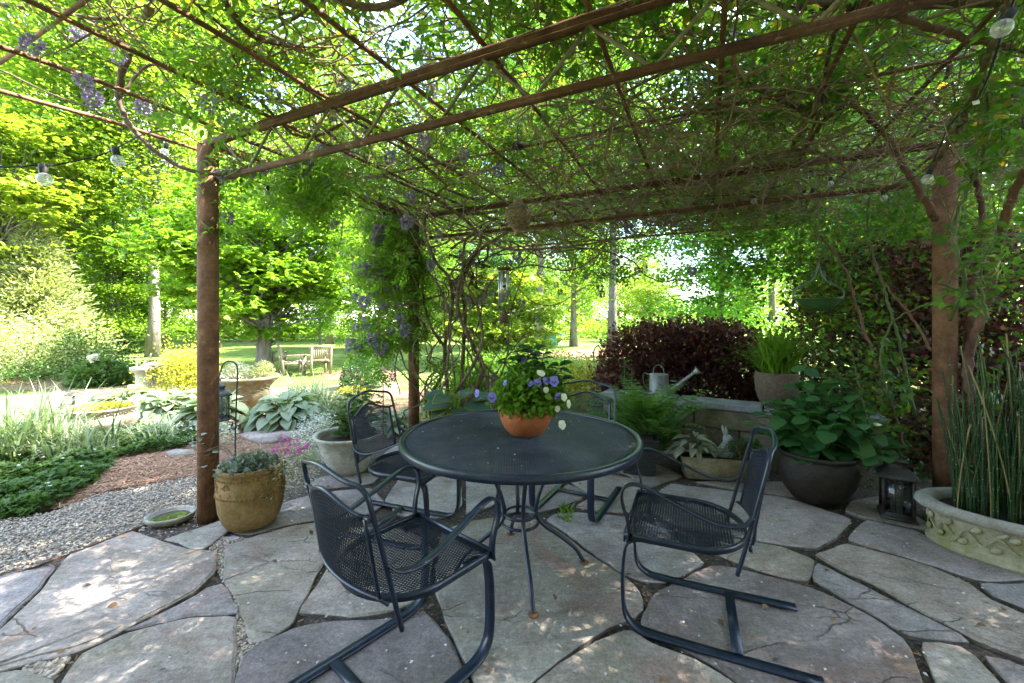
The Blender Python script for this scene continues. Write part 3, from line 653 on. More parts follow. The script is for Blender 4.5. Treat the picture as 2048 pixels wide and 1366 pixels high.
# ------------------------------------------------------------------ rusty steel pergola
d1 = np.array([.903, -.43]); d1 /= np.linalg.norm(d1); d2 = np.array([-d1[1], d1[0]])
PL = np.array([-2.09, 2.82]); PF = PL + d2 * 2.19; PR_ = PF + d1 * 4.58
ZT, ZB = 2.55, 2.30
perg = thing('pergola', 'rusty steel pipe pergola with lattice trusses carrying the vines', 'pergola', (*PL, 0))
def W3(p, z): return np.array([p[0], p[1], z])
for P_, m_, top in ((PL, M_rust, ZT), (PF, M_rust, ZT), (PR_, M_rust, ZT - .02), (PR_ - d2 * 2.19, M_rust, ZT)):
    mb = MB(); mb.tube([W3(P_, -.06), W3(P_, 1.2), W3(P_, top)], .0625, 28); o = mb.obj('post', m_, perg, True, True)
    for p in o.data.polygons:
        if len(p.vertices) == 3: p.use_smooth = False
mb = MB(); mb.tube(spline([W3(PL, 2.5), W3(PL + [0.01, .02], 2.75), W3(PL + [.03, .08], 2.95), W3(PL + [.0, .16], 3.02)], 6), .014, 8); mb.obj('post_rod', M_rust, perg, True, True)
def chord(a, b, z, w, h, m, lip):
    mb = MB(); A = W3(a, z); B = W3(b, z)
    mb.bar(A, B, w, .008); sd = np.array([*(d2 if abs(np.dot(b - a, d1)) > .5 else d1), 0])
    mb.bar(A + [0,0,h/2 + .004] - sd * (w/2 - .006), B + [0,0,h/2 + .004] - sd * (w/2 - .006), .009, h); mb.bar(A + [0,0,h/2 + .004] + sd * (w/2 - .006), B + [0,0,h/2 + .004] + sd * (w/2 - .006), .009, h)
    return mb.obj(lip, m, perg, world=True)
for base in (PL, PF):
    tmax = 4.58
    chord(base - d1 * .03, base + d1 * tmax, ZT + .004, .038, .038, M_rustpaint, 'top_chord')
    chord(base + d1 * .22, base + d1 * (tmax - .2), ZB, .029, .022, M_rustpaint, 'bottom_chord')
    nod = [.18 + .497 * i for i in range(10) if .18 + .497 * i < tmax - .1]
    for i, t in enumerate(nod):
        for t2 in (t - .235, t + .235):
            if .25 < t2 < tmax - .22:
                MB().tube([W3(base + d1 * t, ZT), W3(base + d1 * t2, ZB + .022)], .0085, 7).obj('lattice_rod', M_rod, perg, True, True)
for i in range(-1, 12):
    t = .18 + .497 * i
    a = PL + d1 * t - d2 * (2.6 if i > 0 else 1.6 + .3*i); b = PL + d1 * t + d2 * 4.55
    P = [W3(a + (b - a) * s, ZT + .062 + .012 * math.sin(9*s + i) - .03 * (abs(s - .55) > .4)) for s in np.linspace(0, 1, 14)]
    MB().tube(P, .0125, 7).obj('rebar', M_rust, perg, True, True)
for s, z in ((4.5, ZT + .04), (3.6, ZT + .085), (1.1, ZT + .085), (-.9, ZT + .085)):
    MB().tube([W3(PL + d2 * s - d1 * (.6 if s > -.5 else .1), z), W3(PL + d2 * s + d1 * 2.4, z - .01), W3(PL + d2 * s + d1 * 5.6, z)], .0095 if s < 4 else .014, 7).obj('rebar', M_rust, perg, True, True)
for P_ in (PL, PF, PR_): pass
chord(PL + d2 * .06, PF - d2 * .06, ZT + .004, .055, .04, M_rust, 'side_beam'); chord(PR_ - d2 * 2.1, PR_ - d2 * .06, ZT + .004, .055, .04, M_rust, 'side_beam')

# ------------------------------------------------------------------ table
TC = (.045, 2.235); TR = .64; TZ = .735
tbl = thing('patio_table', 'round black metal mesh patio table with the pansy pot on it', 'table', (*TC, 0))
mb = MB(); a = np.linspace(0, 2*PI, 73)
mb.lathe([(TR-.028,TZ-.030),(TR-.002,TZ-.030),(TR,TZ-.026),(TR,TZ-.002),(TR-.004,TZ+.003),(TR-.026,TZ+.003),(TR-.030,TZ-.002),(TR-.028,TZ-.030)], 96); mb.obj('rim', M_black, tbl, True)
mb = MB()
for fam in (-1, 1):
    ang = fam * math.radians(27); dx, dy = math.cos(ang), math.sin(ang); nx, ny = -dy, dx
    for k in range(-62, 63):
        c = k * .0101; h2 = (TR-.027)**2 - c*c
        if h2 <= 0: continue
        h_ = math.sqrt(h2); mb.bar((nx*c - dx*h_, ny*c - dy*h_, TZ-.006 + .0006*fam), (nx*c + dx*h_, ny*c + dy*h_, TZ-.006 + .0006*fam), .0029, .0024)
mb.obj('mesh_top', M_tmesh, tbl)
mb = MB(); mb.lathe([(.155,TZ-.022),(.165,TZ-.022),(.165,TZ-.010),(.155,TZ-.010),(.155,TZ-.022)], 32)
mb.bar((-.6,0,TZ-.02),(.6,0,TZ-.02),.03,.008); mb.bar((0,-.6,TZ-.021),(0,.6,TZ-.021),.03,.008); mb.obj('under_frame', M_black, tbl)
fa = math.atan2(1.878 - TC[1], .098 - TC[0])
for k in range(4):
    a_ = fa + k * PI/2; c, s_ = math.cos(a_), math.sin(a_)
    P = spline([(.155,TZ-.02),(.165,.62),(.150,.52),(.105,.40),(.088,.30),(.13,.23),(.23,.155),(.31,.085),(.345,.03),(.36,.006)], 6)
    MB().tube([(r_*c, r_*s_, z_) for r_, z_ in P], .0115, 10).obj('leg', M_black, tbl, True)
    MB().lathe([(.0,.0),(.024,.0),(.026,.004),(.02,.009),(0,.012)], 16, (.362*c, .362*s_, 0)).obj('foot_disc', M_rust, tbl)
for zr, rr in ((.255, .098), (.30, .085)):
    MB().tube([(rr*math.cos(t), rr*math.sin(t), zr) for t in np.linspace(0, 2*PI, 33)], .008, 8, caps=False).obj('brace_ring', M_black, tbl, True)

# ------------------------------------------------------------------ spring chairs
def emesh(fn, u0, u1, v0, v1, pu, pv, inside, w, t, mbx, mat_up=None):
    """expanded-metal lattice over fn(u,v); diamonds pu wide, pv tall"""
    for fam in (-1, 1):
        k0 = int((u0/pu - v1/pv) - 2) if fam == 1 else int(u0/pu + v0/pv - 2)
        for k in range(-90, 91):
            pts = []
            steps = int((v1 - v0) / pv * 1.0) + 1
            runs = []; cur = []
            for q in np.linspace(v0, v1, max(8, int(steps / 2))):
                u = (k + fam * q / pv) * pu
                if u0 <= u <= u1 and inside(u, q): cur.append(fn(u, q))
                else:
                    if len(cur) > 1: runs.append(cur)
                    cur = []
            if len(cur) > 1: runs.append(cur)
            for r_ in runs: mbx.tube(r_, 1, flat=(w, t), up=mat_up, caps=False)
def hw(y): return .245 if y > .2 else .245 * math.sqrt(max(0, 1 - ((.2 - y)/.21)**2 * .97))
def seatz(x, y): return .428 - .012 * math.exp(-((y-.2)/.2)**2) * (1 - (x/.25)**2) - .012 * max(0, (y-.38)/.1)**2
chair = thing('spring_chair', 'chair', 'chair')
mb = MB(); emesh(lambda u, v: (u, v, seatz(u, v)), -.245, .245, -.01, .475, .0125, .0235, lambda u, v: abs(u) < hw(v) - .004, .0027, .0018, mb, (0,0,1)); mb.obj('seat_mesh', M_mesh, chair)
yy = np.concatenate([np.linspace(.475, .2, 6), .2 - .21 * np.sin(np.linspace(.06, PI/2 - .05, 9))])
R1 = [(hw(y) if y > .2 else .245*math.sqrt(max(0, 1 - ((.2-y)/.211)**2)), y) for y in yy]
R1 = [(x, y, .422) for x, y in R1] + [(0, -.011, .422)] + [(-x, y, .422) for x, y in R1[::-1]]
mb = MB(); mb.tube(R1, 1, flat=(.027, .008), up=(0,0,1)); mb.tube([(-.249,.474,.412),(0,.478,.410),(.249,.474,.412)], 1, flat=(.036,.008), up=(0,0,1)); mb.obj('seat_frame', M_black, chair)
def backpt(u, v):
    zt = .735 + .05 * (math.cos(PI*min(1, abs(u)/.2))*.5 + .5); z = .462 + (zt - .462) * v
    return (u * (1 - .05*v), .0 - .072 * (z - .40)/.42 - .03 * (1 - (u/.2)**2), z)
mb = MB(); emesh(lambda u, v: backpt(u, v / .3), -.2, .2, 0, .3, .0105, .0245, lambda u, v: True, .0024, .0016, mb, (0,1,0)); mb.obj('back_mesh', M_mesh, chair)
mb = MB()
mb.tube([backpt(u, 1) for u in np.linspace(-.2, .2, 17)], .0075, 8); mb.tube([(-.236,.0,.455)] + [backpt(u, 0) for u in np.linspace(-.2, .2, 13)] + [(.236,.0,.455)], .007, 8)
for s in (-1, 1):
    mb.tube([backpt(s*.2, v) for v in np.linspace(0, 1, 7)], 1, flat=(.018, .007), up=(1,0,0))
    mb.tube([backpt(s*.2, 1), (s*.229, -.058, .735)], .006, 6)
mb.obj('back_border', M_black, chair, True)
top = [(s, ) for s in ()]
Lft = [(-.243,.045,.352),(-.243,.02,.45),(-.238,-.015,.60),(-.230,-.055,.765),(-.222,-.066,.812),(-.195,-.078,.838)]
rail = [(x, -.082 - .028*(1 - (x/.2)**2), .842 + .028*(math.cos(PI*abs(x)/.2)*.5 + .5)) for x in np.linspace(-.16, .16, 9)]
mb = MB(); mb.tube(spline(Lft + rail + [(-x, y, z) for x, y, z in Lft[::-1]], 5), .0083, 10); mb.obj('back_frame', M_black, chair, True)
for s in (-1, 1):
    P = spline([(s*.238,-.01,.585),(s*.256,.03,.553),(s*.268,.12,.550),(s*.270,.25,.595),(s*.269,.37,.645),(s*.266,.435,.655),(s*.262,.475,.628),(s*.258,.482,.57),(s*.254,.462,.50),(s*.252,.455,.44),(s*.252,.462,.40)], 6)
    MB().tube(P, 1, flat=(.027, .008), up=(1,0,0)).obj('arm', M_black, chair)
    P = spline([(s*.21,.36,.404),(s*.21,.42,.402),(s*.21,.462,.38),(s*.211,.478,.33),(s*.212,.486,.22),(s*.213,.482,.10),(s*.214,.462,.045),(s*.215,.415,.014),(s*.216,.34,.007),(s*.217,.1,.007),(s*.218,-.24,.012)], 6)
    MB().tube(P, 1, flat=(.046, .010), up=(1,0,0)).obj('runner', M_black, chair)
MB().box((0,.04,.017), (.40,.040,.008)).obj('crossbar', M_black, chair)
CH = [((-.567,1.44),(.65,.76),'nearest black mesh spring chair, its back and arm rest towards the viewer'),
      ((1.018,1.806),(-.917,.40),'black mesh spring chair seen side on in front of the dark planter'),
      ((-.892,2.757),(.95,-.32),'black mesh spring chair pulled up beside the white bowl planter'),
      ((.56,3.2),(-.48,-.877),'black mesh spring chair tucked behind the table by the ferns')]
for i, (p, f, lab) in enumerate(CH):
    rz = math.atan2(f[1], f[0]) - PI/2
    if i == 0: chair.location = (*p, 0); chair.rotation_euler.z = rz; setp(chair, lab, group='metal chairs round the table')
    else: dup(chair, (*p, 0), rz, lab)

# ------------------------------------------------------------------ pots and planters
def pot(name, label, cat, loc, prof, mat, soilz, soilr, n=40, sx=1, sy=1, rz=0, fn=None):
    t = thing(name, label, cat, loc, rz)
    MB().lathe(prof, n, sx=sx, sy=sy, fn=fn).obj('body', mat, t, True)
    if soilr: MB().lathe([(soilr, soilz), (soilr*.7, soilz + .008), (soilr*.3, soilz + .014), (.001, soilz + .015)], n, sx=sx, sy=sy).obj('soil', M_soil, t, True)
    return t
def mark(o, *a): return o
t = pot('terracotta_pot', 'round terracotta bowl on the table planted with pansies', 'flower pot', (.075, 2.22, TZ + .003),
    [(.001,.0),(.075,0),(.088,.006),(.115,.035),(.136,.075),(.141,.10),(.137,.125),(.131,.137),(.133,.143),(.128,.148),(.120,.146),(.118,.12)], M_terra, .125, .12)
for k in range(14):
    a_ = k * 2*PI/14; MB().ball((.139*math.cos(a_), .139*math.sin(a_), .112), .012, 8, 6, (1,1,.6)).obj('relief_boss', M_terra, t, True)
t = pot('clay_urn', 'tall mossy tan clay urn with rope bands beside the rusty post', 'planter', (-1.735, 2.73, 0),
    [(.001,0),(.115,0),(.135,.008),(.165,.05),(.186,.12),(.195,.20),(.197,.27),(.193,.33),(.188,.365),(.190,.37),(.194,.375),(.192,.395),(.186,.402),(.176,.398),(.172,.36)], M_tan, .365, .172, 48)
for zz, rr in ((.345, .193), (.235, .198)):
    mb = MB()
    for k in range(58):
        a_ = k * 2*PI/58; mb.ball((rr*math.cos(a_), rr*math.sin(a_), zz), .0075, 6, 5, (1, 1, .75))
    mb.obj('rope_band', M_tan, t, True)
mb = MB()
for k in range(60):
    a_ = U(0, 2*PI); zz = U(.255, .325); L_ = U(.015, .035); rr = .196
    P = [(rr*math.cos(a_ + q*L_/rr), rr*math.sin(a_ + q*L_/rr), zz + .012*math.sin(q*5 + k)) for q in np.linspace(0, 1, 5)]
    mb.tube(P, .004, 5)
mb.obj('relief', M_tan, t, True)['kind'] = 'stuff'
t = pot('bowl_planter', 'flared whitish concrete bowl planter behind the nearest chair', 'planter', (-1.47, 3.70, 0),
    [(.001,0),(.12,0),(.145,.01),(.19,.09),(.225,.17),(.25,.25),(.272,.30),(.290,.322),(.297,.335),(.293,.345),(.275,.345),(.262,.33),(.25,.29)], M_pale, .30, .252, 48)
t = pot('low_bowl', 'broad pinkish clay bowl of yellow sedum among the strap leaves', 'planter', (-4.95, 4.95, -.03),
    [(.001,0),(.16,0),(.2,.02),(.29,.10),(.335,.18),(.34,.22),(.315,.255),(.30,.275),(.315,.30),(.335,.33),(.345,.345),(.34,.355),(.315,.352),(.30,.33)], M_clay, .325, .305, 48)
mb = MB()
for k in range(70):
    a_ = k*2*PI/70; mb.ball((.312*math.cos(a_), .312*math.sin(a_), .295 + .012*math.sin(k*1.7)), .012, 6, 5)
mb.obj('relief', M_clay, t, True)['kind'] = 'stuff'
t = thing('shallow_dish', 'shallow scalloped clay dish of water lying on the pebbles', 'bird bath', (-2.33, 2.80, -.02), .2)
MB().lathe([(.001,.0),(.08,0),(.115,.02),(.128,.045),(.128,.055),(.118,.058),(.108,.048),(.09,.024),(.001,.018)], 60, sx=1.12, fn=lambda r, z, th: (r*(1 + .02*np.cos(15*th)*(z > .03)), z)).obj('body', M_dish, t, True)
MB().lathe([(.098,.034),(.001,.034)], 40, sx=1.12).obj('water', M_water, t)
DPOT = (2.30, 3.10)
t = pot('dark_pot', 'big dark pitted glazed pot holding the hydrangea', 'planter', (*DPOT, 0),
    [(.001,0),(.13,0),(.155,.012),(.205,.08),(.243,.16),(.258,.235),(.253,.29),(.238,.325),(.236,.335),(.252,.345),(.258,.358),(.252,.372),(.235,.374),(.222,.36),(.22,.32)], M_dark, .325, .22, 56)
bp = wallpt(1553, .13)
t = pot('stoneware_pot', 'speckled brown pot of tall grass standing on the wall', 'planter', (*bp, .549),
    [(.001,0),(.09,0),(.115,.012),(.15,.07),(.172,.15),(.18,.23),(.178,.30),(.173,.325),(.165,.328),(.158,.31)], M_brownpot, .30, .16, 44)
# woven square planter
t = thing('wicker_planter', 'square black woven planter holding the fern by the table', 'planter', (1.15, 3.72, 0), -.3)
mb = MB(); nlev = 16
for k in range(nlev):
    z0 = .012 + k*.0185; w_ = .125 + .035 * k / nlev
    P = []
    for q in range(41):
        s_ = q / 40 * 4; e = int(s_) % 4; f_ = s_ - int(s_); x = (-1 + 2*f_) * w_; wob = .0035 * math.cos(PI * (q + k)); y = w_ + wob
        c_, sn = [(1,0),(0,1),(-1,0),(0,-1)][e]; P.append((x*c_ + y*sn, x*sn - y*c_, z0))
    mb.tube(P, .0095, 5, caps=False)
mb.obj('weave', M_wicker, t, True)
MB().box((0,0,.15), (.25,.25,.29)).obj('liner', M_wicker, t); MB().box((0,0,.297), (.27,.27,.004)).obj('soil', M_soil, t)
MB().tube([(-.163,-.163,.312),(.163,-.163,.312),(.163,.163,.312),(-.163,.163,.312),(-.163,-.163,.312)], .011, 6).obj('rim', M_wicker, t)
# stone trough
TRP = (1.80, 3.56); TRZ = -.22
t = thing('stone_trough', 'mossy rectangular stone trough in front of the wall', 'planter', (*TRP, 0), TRZ)
bm = bmesh.new(); bmesh.ops.create_cube(bm, size=1)
for v in bm.verts: v.co = Vector((v.co.x * (.70 if v.co.z > 0 else .58), v.co.y * (.27 if v.co.z > 0 else .22), (v.co.z + .5) * .205))
tf = [f for f in bm.faces if f.normal.z > .9][0]
bmesh.ops.inset_region(bm, faces=[tf], thickness=.035); 
for v in tf.verts: v.co.z -= .05
bmesh.ops.bevel(bm, geom=[e for e in bm.edges], offset=.012, segments=2, affect='EDGES')
for v in bm.verts: v.co += Vector((U(-.004,.004), U(-.004,.004), U(-.003,.003)))
me = bpy.data.meshes.new('body'); bm.to_mesh(me); bm.free(); me.materials.append(M_trough)
for p in me.polygons: p.use_smooth = True
link('body', me, t); MB().box((0,0,.165), (.6,.18,.01)).obj('soil', M_soil, t)
# oval relief planter
OC = (3.20, 2.24); ORZ = math.atan2(d1[1], d1[0])
t = thing('relief_planter', 'large oval cast stone planter with olive branch relief at the right edge', 'planter', (*OC, 0), ORZ)
ow, oh = .75, .37
MB().lathe([(.001,0),(.90,0),(.925,.006),(.93,.022),(.90,.034),(.905,.042),(.89,.05),(.895,.10),(.91,.16),(.925,.195),(.93,.2)], 96, sx=ow, sy=oh).obj('body', M_oval, t, True)
MB().lathe([(.93,.2),(.955,.206),(.985,.216),(1.,.232),(.995,.25),(.97,.262),(.92,.266),(.88,.258),(.86,.23),(.855,.2)], 96, sx=ow, sy=oh).obj('rim', M_rimst, t, True)
MB().lathe([(.86,.215),(.5,.225),(.001,.23)], 48, sx=ow, sy=oh).obj('soil', M_soil, t, True)
def onoval(th, z, off=0.): k = .90 + .03*(z-.05)/.15; return np.array([(ow*k + off)*math.cos(th), (oh*k + off)*math.sin(th), z])
ths = np.linspace(PI*.98, PI*1.95, 120); 
mb = MB(); mb.tube([onoval(q, .125 + .03*math.sin(q*26), .006) for q in ths], .0045, 6); mb.obj('relief_branch', M_oval, t, True)
for i, q in enumerate(np.linspace(PI*.99, PI*1.95, 24)):
    z_ = .125 + (.045 if i % 2 else -.038) ; p = onoval(q, z_, .004)
    tg = onoval(q + .03, z_ + .012, .004) - p; tg /= np.linalg.norm(tg); nr = np.array([math.cos(q)/ow, math.sin(q)/oh, 0]); nr /= np.linalg.norm(nr)
    mb = MB(); mb.ball((0,0,0), 1, 12, 8); mb.V[-1] = (mb.V[-1] @ np.stack([tg*.026, np.cross(nr, tg)*.018, nr*.012])  + p).astype(np.float32); mb.obj('olive_relief', M_oval, t, True)
    if i % 3 == 0:
        mb = MB(); p2 = onoval(q + .05, .125 + (.05 if not i % 2 else -.04), .004); mb.ball((0,0,0), 1, 10, 6); mb.V[-1] = (mb.V[-1] @ np.stack([tg*.04, np.cross(nr, tg)*.012, nr*.006]) + p2).astype(np.float32); mb.obj('leaf_relief', M_oval, t, True)

# rabbit figurine: one lofted body
t = MB(); rz = .5
def loft(mb, secs, n=14):
    V = []; 
    for (x, y, z, rx, ry) in secs:
        th = np.arange(n)*2*PI/n; V.append(np.stack([x + rx*np.cos(th), y + ry*np.sin(th), np.full(n, z)], 1))
    k = len(secs); i = np.arange(k-1)[:,None]*n; j = np.arange(n)[None]; j2 = (j+1) % n
    return mb.add(np.vstack(V), Q=np.stack([i+j, i+j2, i+n+j2, i+n+j], -1).reshape(-1,4))
loft(t, [(0,0,0,.001,.001),(0,0,0,.062,.05),(-.005,0,.03,.068,.054),(-.01,0,.06,.062,.052),(.0,0,.09,.050,.045),(.012,0,.115,.038,.036),(.020,0,.13,.030,.030),(.026,0,.145,.036,.032),(.032,0,.165,.044,.034),(.030,0,.185,.038,.032),(.022,0,.198,.024,.022),(.02,0,.203,.002,.002)])
t.ball((.066,0,.158), .019, 10, 7, (1.1,.9,.8)); t.ball((-.068,0,.035), .022, 10, 7)
for s in (-1, 1):
    loft(t, [(.012,s*.014,.190,.008,.007),(.006,s*.017,.215,.013,.008),(.0,s*.02,.245,.014,.007),(-.003,s*.022,.268,.009,.005),(-.004,s*.023,.28,.001,.001)], 10)
    t.ball((.02,s*.045,.03), .036, 10, 7, (1.1,.6,.9)); t.ball((.055,s*.026,.012), .020, 10, 7, (1.5,.8,.6)); t.ball((.048,s*.024,.06), .015, 8, 7, (.9,.8,2.4)); t.ball((.055,s*.027,.172), .006, 8, 6)
o = t.obj('rabbit_statue', M_rabbit, smooth=True); o.location = (1.865, 3.60, .155); o.rotation_euler.z = .2
setp(o, 'small grey upright eared rabbit figurine sitting in the stone trough', 'figurine')

# watering can on the wall
wc = wallpt(1318, .13)
t = thing('watering_can', 'galvanised watering can on the wall with its spout raised right', 'watering can', (*wc, .549), wrz + .12)
MB().lathe([(.001,0),(.095,0),(.098,.006),(.098,.02),(.094,.024),(.088,.22),(.09,.226),(.09,.236),(.001,.236)], 32, sx=1.1).obj('body', M_galv, t, True)
MB().tube(spline([(.09,0,.05),(.17,0,.11),(.26,0,.19),(.345,0,.265)], 6), np.linspace(.026,.015,19), 12).obj('spout', M_galv, t, True)
MB().tube(spline([(.342,0,.262),(.38,0,.292),(.385,0,.296)], 4), np.linspace(.018,.056,9), 18).obj('spout_rose', M_galv, t, True)
MB().tube([(.09,0,.17),(.215,0,.165)], .006, 6).obj('brace', M_galv, t)
MB().tube(spline([(-.06,0,.235),(-.05,0,.30),(-.005,0,.335),(.04,0,.30),(.05,0,.237)], 6), 1, flat=(.028,.005), up=(0,1,0)).obj('top_handle', M_galv, t)
MB().tube(spline([(-.095,0,.225),(-.15,0,.235),(-.165,0,.19),(-.15,0,.11),(-.10,0,.05)], 6), 1, flat=(.024,.005), up=(0,1,0)).obj('back_handle', M_galv, t)

# candle lantern on the floor
t = thing('candle_lantern', 'weathered metal candle lantern standing on the paving by the dark pot', 'lantern', (2.655, 2.83, .0), -.62)
mb = MB(); mb.box((0,0,.012), (.19,.19,.022)); mb.box((0,0,.03), (.172,.172,.014)); mb.obj('base', M_lantern, t)
mb = MB()
for sx_ in (-1, 1):
    for sy_ in (-1, 1): mb.box((sx_*.076, sy_*.076, .16), (.016,.016,.25))
for zz in (.042, .278): 
    for s in (-1, 1): mb.box((0,s*.076,zz), (.136,.0155,.014)); mb.box((s*.076,0,zz), (.0155,.136,.014))
mb.obj('frame', M_lantern, t)
for s in (-1, 1):
    MB().box((0,s*.076,.16), (.136,.003,.222)).obj('glass_pane', M_pane, t); MB().box((s*.076,0,.16), (.003,.136,.222)).obj('glass_pane', M_pane, t)
    MB().box((.018*s,-.081,.16), (.005,.006,.22)).obj('guard_bar', M_lantern, t)
mb = MB(); V_ = []
for w_, z_ in ((.105,.285),(.105,.291),(.082,.312),(.058,.345),(.05,.36),(.05,.385),(.054,.388),(.054,.395)):
    V_.append([[-w_,-w_,z_],[w_,-w_,z_],[w_,w_,z_],[-w_,w_,z_]])
V_ = np.vstack(V_); Q_ = [[4*i+j, 4*i+(j+1)%4, 4*i+4+(j+1)%4, 4*i+4+j] for i in range(7) for j in range(4)] + [[28,29,30,31],[3,2,1,0]]
mb.add(V_, Q=Q_); mb.obj('roof', M_lantern, t)
MB().tube([(.03*math.cos(q), 0, .395 + .03*math.sin(q)) for q in np.linspace(0, PI, 12)], .004, 6).obj('ring', M_lantern, t)
MB().lathe([(.001,.024),(.032,.024),(.032,.12),(.001,.118)], 20).obj('candle', M_pale, t, True)

# shepherd's hook with lantern beside the left post
hx, hy, _ = wp(470, 870, 3.35)
t = thing('shepherd_hook', 'thin black shepherd hook standing behind the tan urn', 'garden hook', (hx, hy, -.03))
top = wp(470, 721, 3.35)[2] + .03
P = [(0,0,0),(0.004,0,.5),(.02,0,top - .12)] + [(-.045 + .065*math.cos(q), 0, top - .07 + .065*math.sin(q)) for q in np.linspace(0, PI*.98, 10)] + [(-.125,0,top-.11),(-.135,0,top-.155),(-.12,0,top-.16)]
MB().tube(spline(P, 4), .006, 8).obj('rod', M_black, t, True)
lz = top - .03 - .19
t = thing('hanging_lantern', 'blue grey hexagonal lantern hanging half behind the rusty post', 'lantern', (hx - .125, hy, lz - .30), .3)
mb = MB(); mb.lathe([(.001,0),(.075,0),(.078,.012),(.068,.022),(.066,.03)], 6); mb.obj('base', M_greylan, t)
mb = MB()
for k in range(6):
    a_ = k*PI/3; mb.tube([(.066*math.cos(a_), .066*math.sin(a_), .02),(.066*math.cos(a_), .066*math.sin(a_), .205)], .006, 5)
mb.obj('frame', M_greylan, t)
MB().lathe([(.060,.03),(.060,.2)], 6).obj('glass', M_pane, t)
MB().lathe([(.06,.2),(.088,.2),(.09,.21),(.06,.235),(.036,.25),(.036,.268),(.044,.272),(.04,.282),(.012,.30),(.001,.302)], 6).obj('roof', M_greylan, t)
MB().tube([(.0, .022*math.cos(q), .318 + .022*math.sin(q)) for q in np.linspace(0, 2*PI, 13)], .003, 5, caps=False).obj('ring', M_greylan, t)

# ------------------------------------------------------------------ hanging things
# pierced lamp under the canopy
D = 2.86; p0 = wp(1036, 430, D)
t = thing('pierced_lamp', 'pierced bronze metal lamp hanging over the table', 'lamp', tuple(p0))
mb = MB()
prof = np.array([(.012,.115),(.030,.112),(.036,.095),(.03,.085),(.05,.07),(.075,.05),(.086,.02),(.088,-.01),(.078,-.045),(.055,-.08),(.032,-.105),(.022,-.115),(.03,-.122),(.022,-.135),(.008,-.15),(.001,-.152)])
mb.lathe(prof[:5], 28); mb.lathe(prof[9:], 28)
# lattice shell: two families of spirals and rings with dots leave real holes
def lr(z): return np.interp(-z, -prof[:,1], prof[:,0])
for fam in (-1, 1):
    for k in range(26):
        zz = np.linspace(.07, -.08, 16); th = k*2*PI/26 + fam*(np.linspace(0, 1, 16)*1.5)
        mb.tube(np.stack([lr(zz)*np.cos(th), lr(zz)*np.sin(th), zz], 1), .0030, 5, caps=False)
for zz in (.07,.04,.01,-.02,-.05,-.08):
    mb.tube([(lr(zz)*math.cos(q), lr(zz)*math.sin(q), zz) for q in np.linspace(0, 2*PI, 41)], .0032, 5, caps=False)
mb.obj('shade', M_pierced, t, True)
mb = MB(); mb.tube([(0,0,.11),(0,0,.40)], .0025, 5)
for k in range(9): mb.ball((0,0,.12 + .012*k), .006, 6, 5)
mb.obj('chain', M_pierced, t)
cp = wp(1036, 296, D)
t2 = thing('canopy_disc', 'small round black disc fixed under the vines above the pierced lamp', 'light fitting', tuple(cp))
MB().lathe([(.001,.0),(.042,0),(.045,.004),(.045,.028),(.03,.032),(.001,.033)], 28).obj('disc', M_socket, t2, True)
MB().tube([(0,0,.03),(0.0,.0,.16)], .004, 5).obj('hook', M_socket, t2)
MB().lathe([(.01,-.006),(.012,-.001),(.001,-.001)], 10).obj('eyelet', M_socket, t2)
# wind chime
D = 3.9; p0 = wp(1008, 537, D)
t = thing('wind_chime', 'metal tube wind chime hanging from the wisteria stems', 'wind chime', tuple(p0))
MB().lathe([(.001,-.012),(.06,-.012),(.066,-.006),(.066,.006),(.06,.01),(.001,.01)], 24).obj('top_disc', M_brownwood, t, True)
for k, L_ in enumerate((.23,.29,.33,.30,.26)):
    a_ = k*2*PI/5 + .4; x, y = .045*math.cos(a_), .045*math.sin(a_)
    MB().tube([(x,y,-.03),(x,y,-.03-L_)], .0105, 12).obj('chime_tube', M_chime, t, True); MB().tube([(x,y,-.01),(x,y,-.04)], .001, 4).obj('cord', M_socket, t)
MB().lathe([(.001,-.178),(.030,-.178),(.030,-.162),(.001,-.162)], 16).obj('striker', M_brownwood, t, True)
MB().tube([(0,0,0),(0,0,-.42)], .0012, 4).obj('cord', M_socket, t)
mb = MB(); mb.prism([(-.040,-.125),(.040,-.125),(.046,-.10),(.040,-.05),(.022,-.005),(0,.005),(-.022,-.005),(-.040,-.05),(-.046,-.10)], -.004, .004); v = mb.V[-1]; mb.V[-1] = np.stack([v[:,0], v[:,2], v[:,1] - .40], 1).astype(np.float32); mb.obj('sail', M_brownwood, t)
for k in range(3):
    a_ = k*2*PI/3; MB().tube([(.05*math.cos(a_), .05*math.sin(a_), .01),(0,0,.09)], .001, 4).obj('cord', M_socket, t)
MB().tube([(0,0,.085),(0,0,.35)], .0015, 4).obj('cord', M_socket, t)
# hanging green bowl
D = 3.45; p0 = wp(1637, 600, D)
t = thing('hanging_bowl', 'green enamel bird bath bowl hanging in the rose canes', 'bird bath', tuple(p0))
MB().lathe([(.001,-.095),(.05,-.09),(.10,-.065),(.14,-.025),(.155,0),(.175,.004),(.175,.010),(.15,.008),(.12,-.02),(.06,-.07),(.001,-.08)], 40).obj('bowl', M_greenbowl, t, True)
mb = MB()
for s in (-1, 1):
    mb.tube(spline([(s*.163,0,.006),(s*.21,0,.03),(s*.20,0,.085),(s*.12,0,.13),(s*.05,0,.17),(s*.012,0,.25),(0,0,.31)], 6), .007, 8)
    mb.tube(spline([(s*.012,0,.24),(s*.05,0,.235),(s*.055,0,.20),(s*.03,0,.19)], 5), .005, 6)
mb.obj('hanger', M_verdigris, t, True)
mb = MB(); zc = .31
while p0[2] + zc < ZT + .06: mb.tube([(.009*math.cos(q)*(1 if int(zc*100) % 2 else .2), .009*math.cos(q)*(.2 if int(zc*100) % 2 else 1), zc + .018*math.sin(q)) for q in np.linspace(0, 2*PI, 9)], .0022, 4, caps=False); zc += .03
mb.obj('chain', M_verdigris, t)

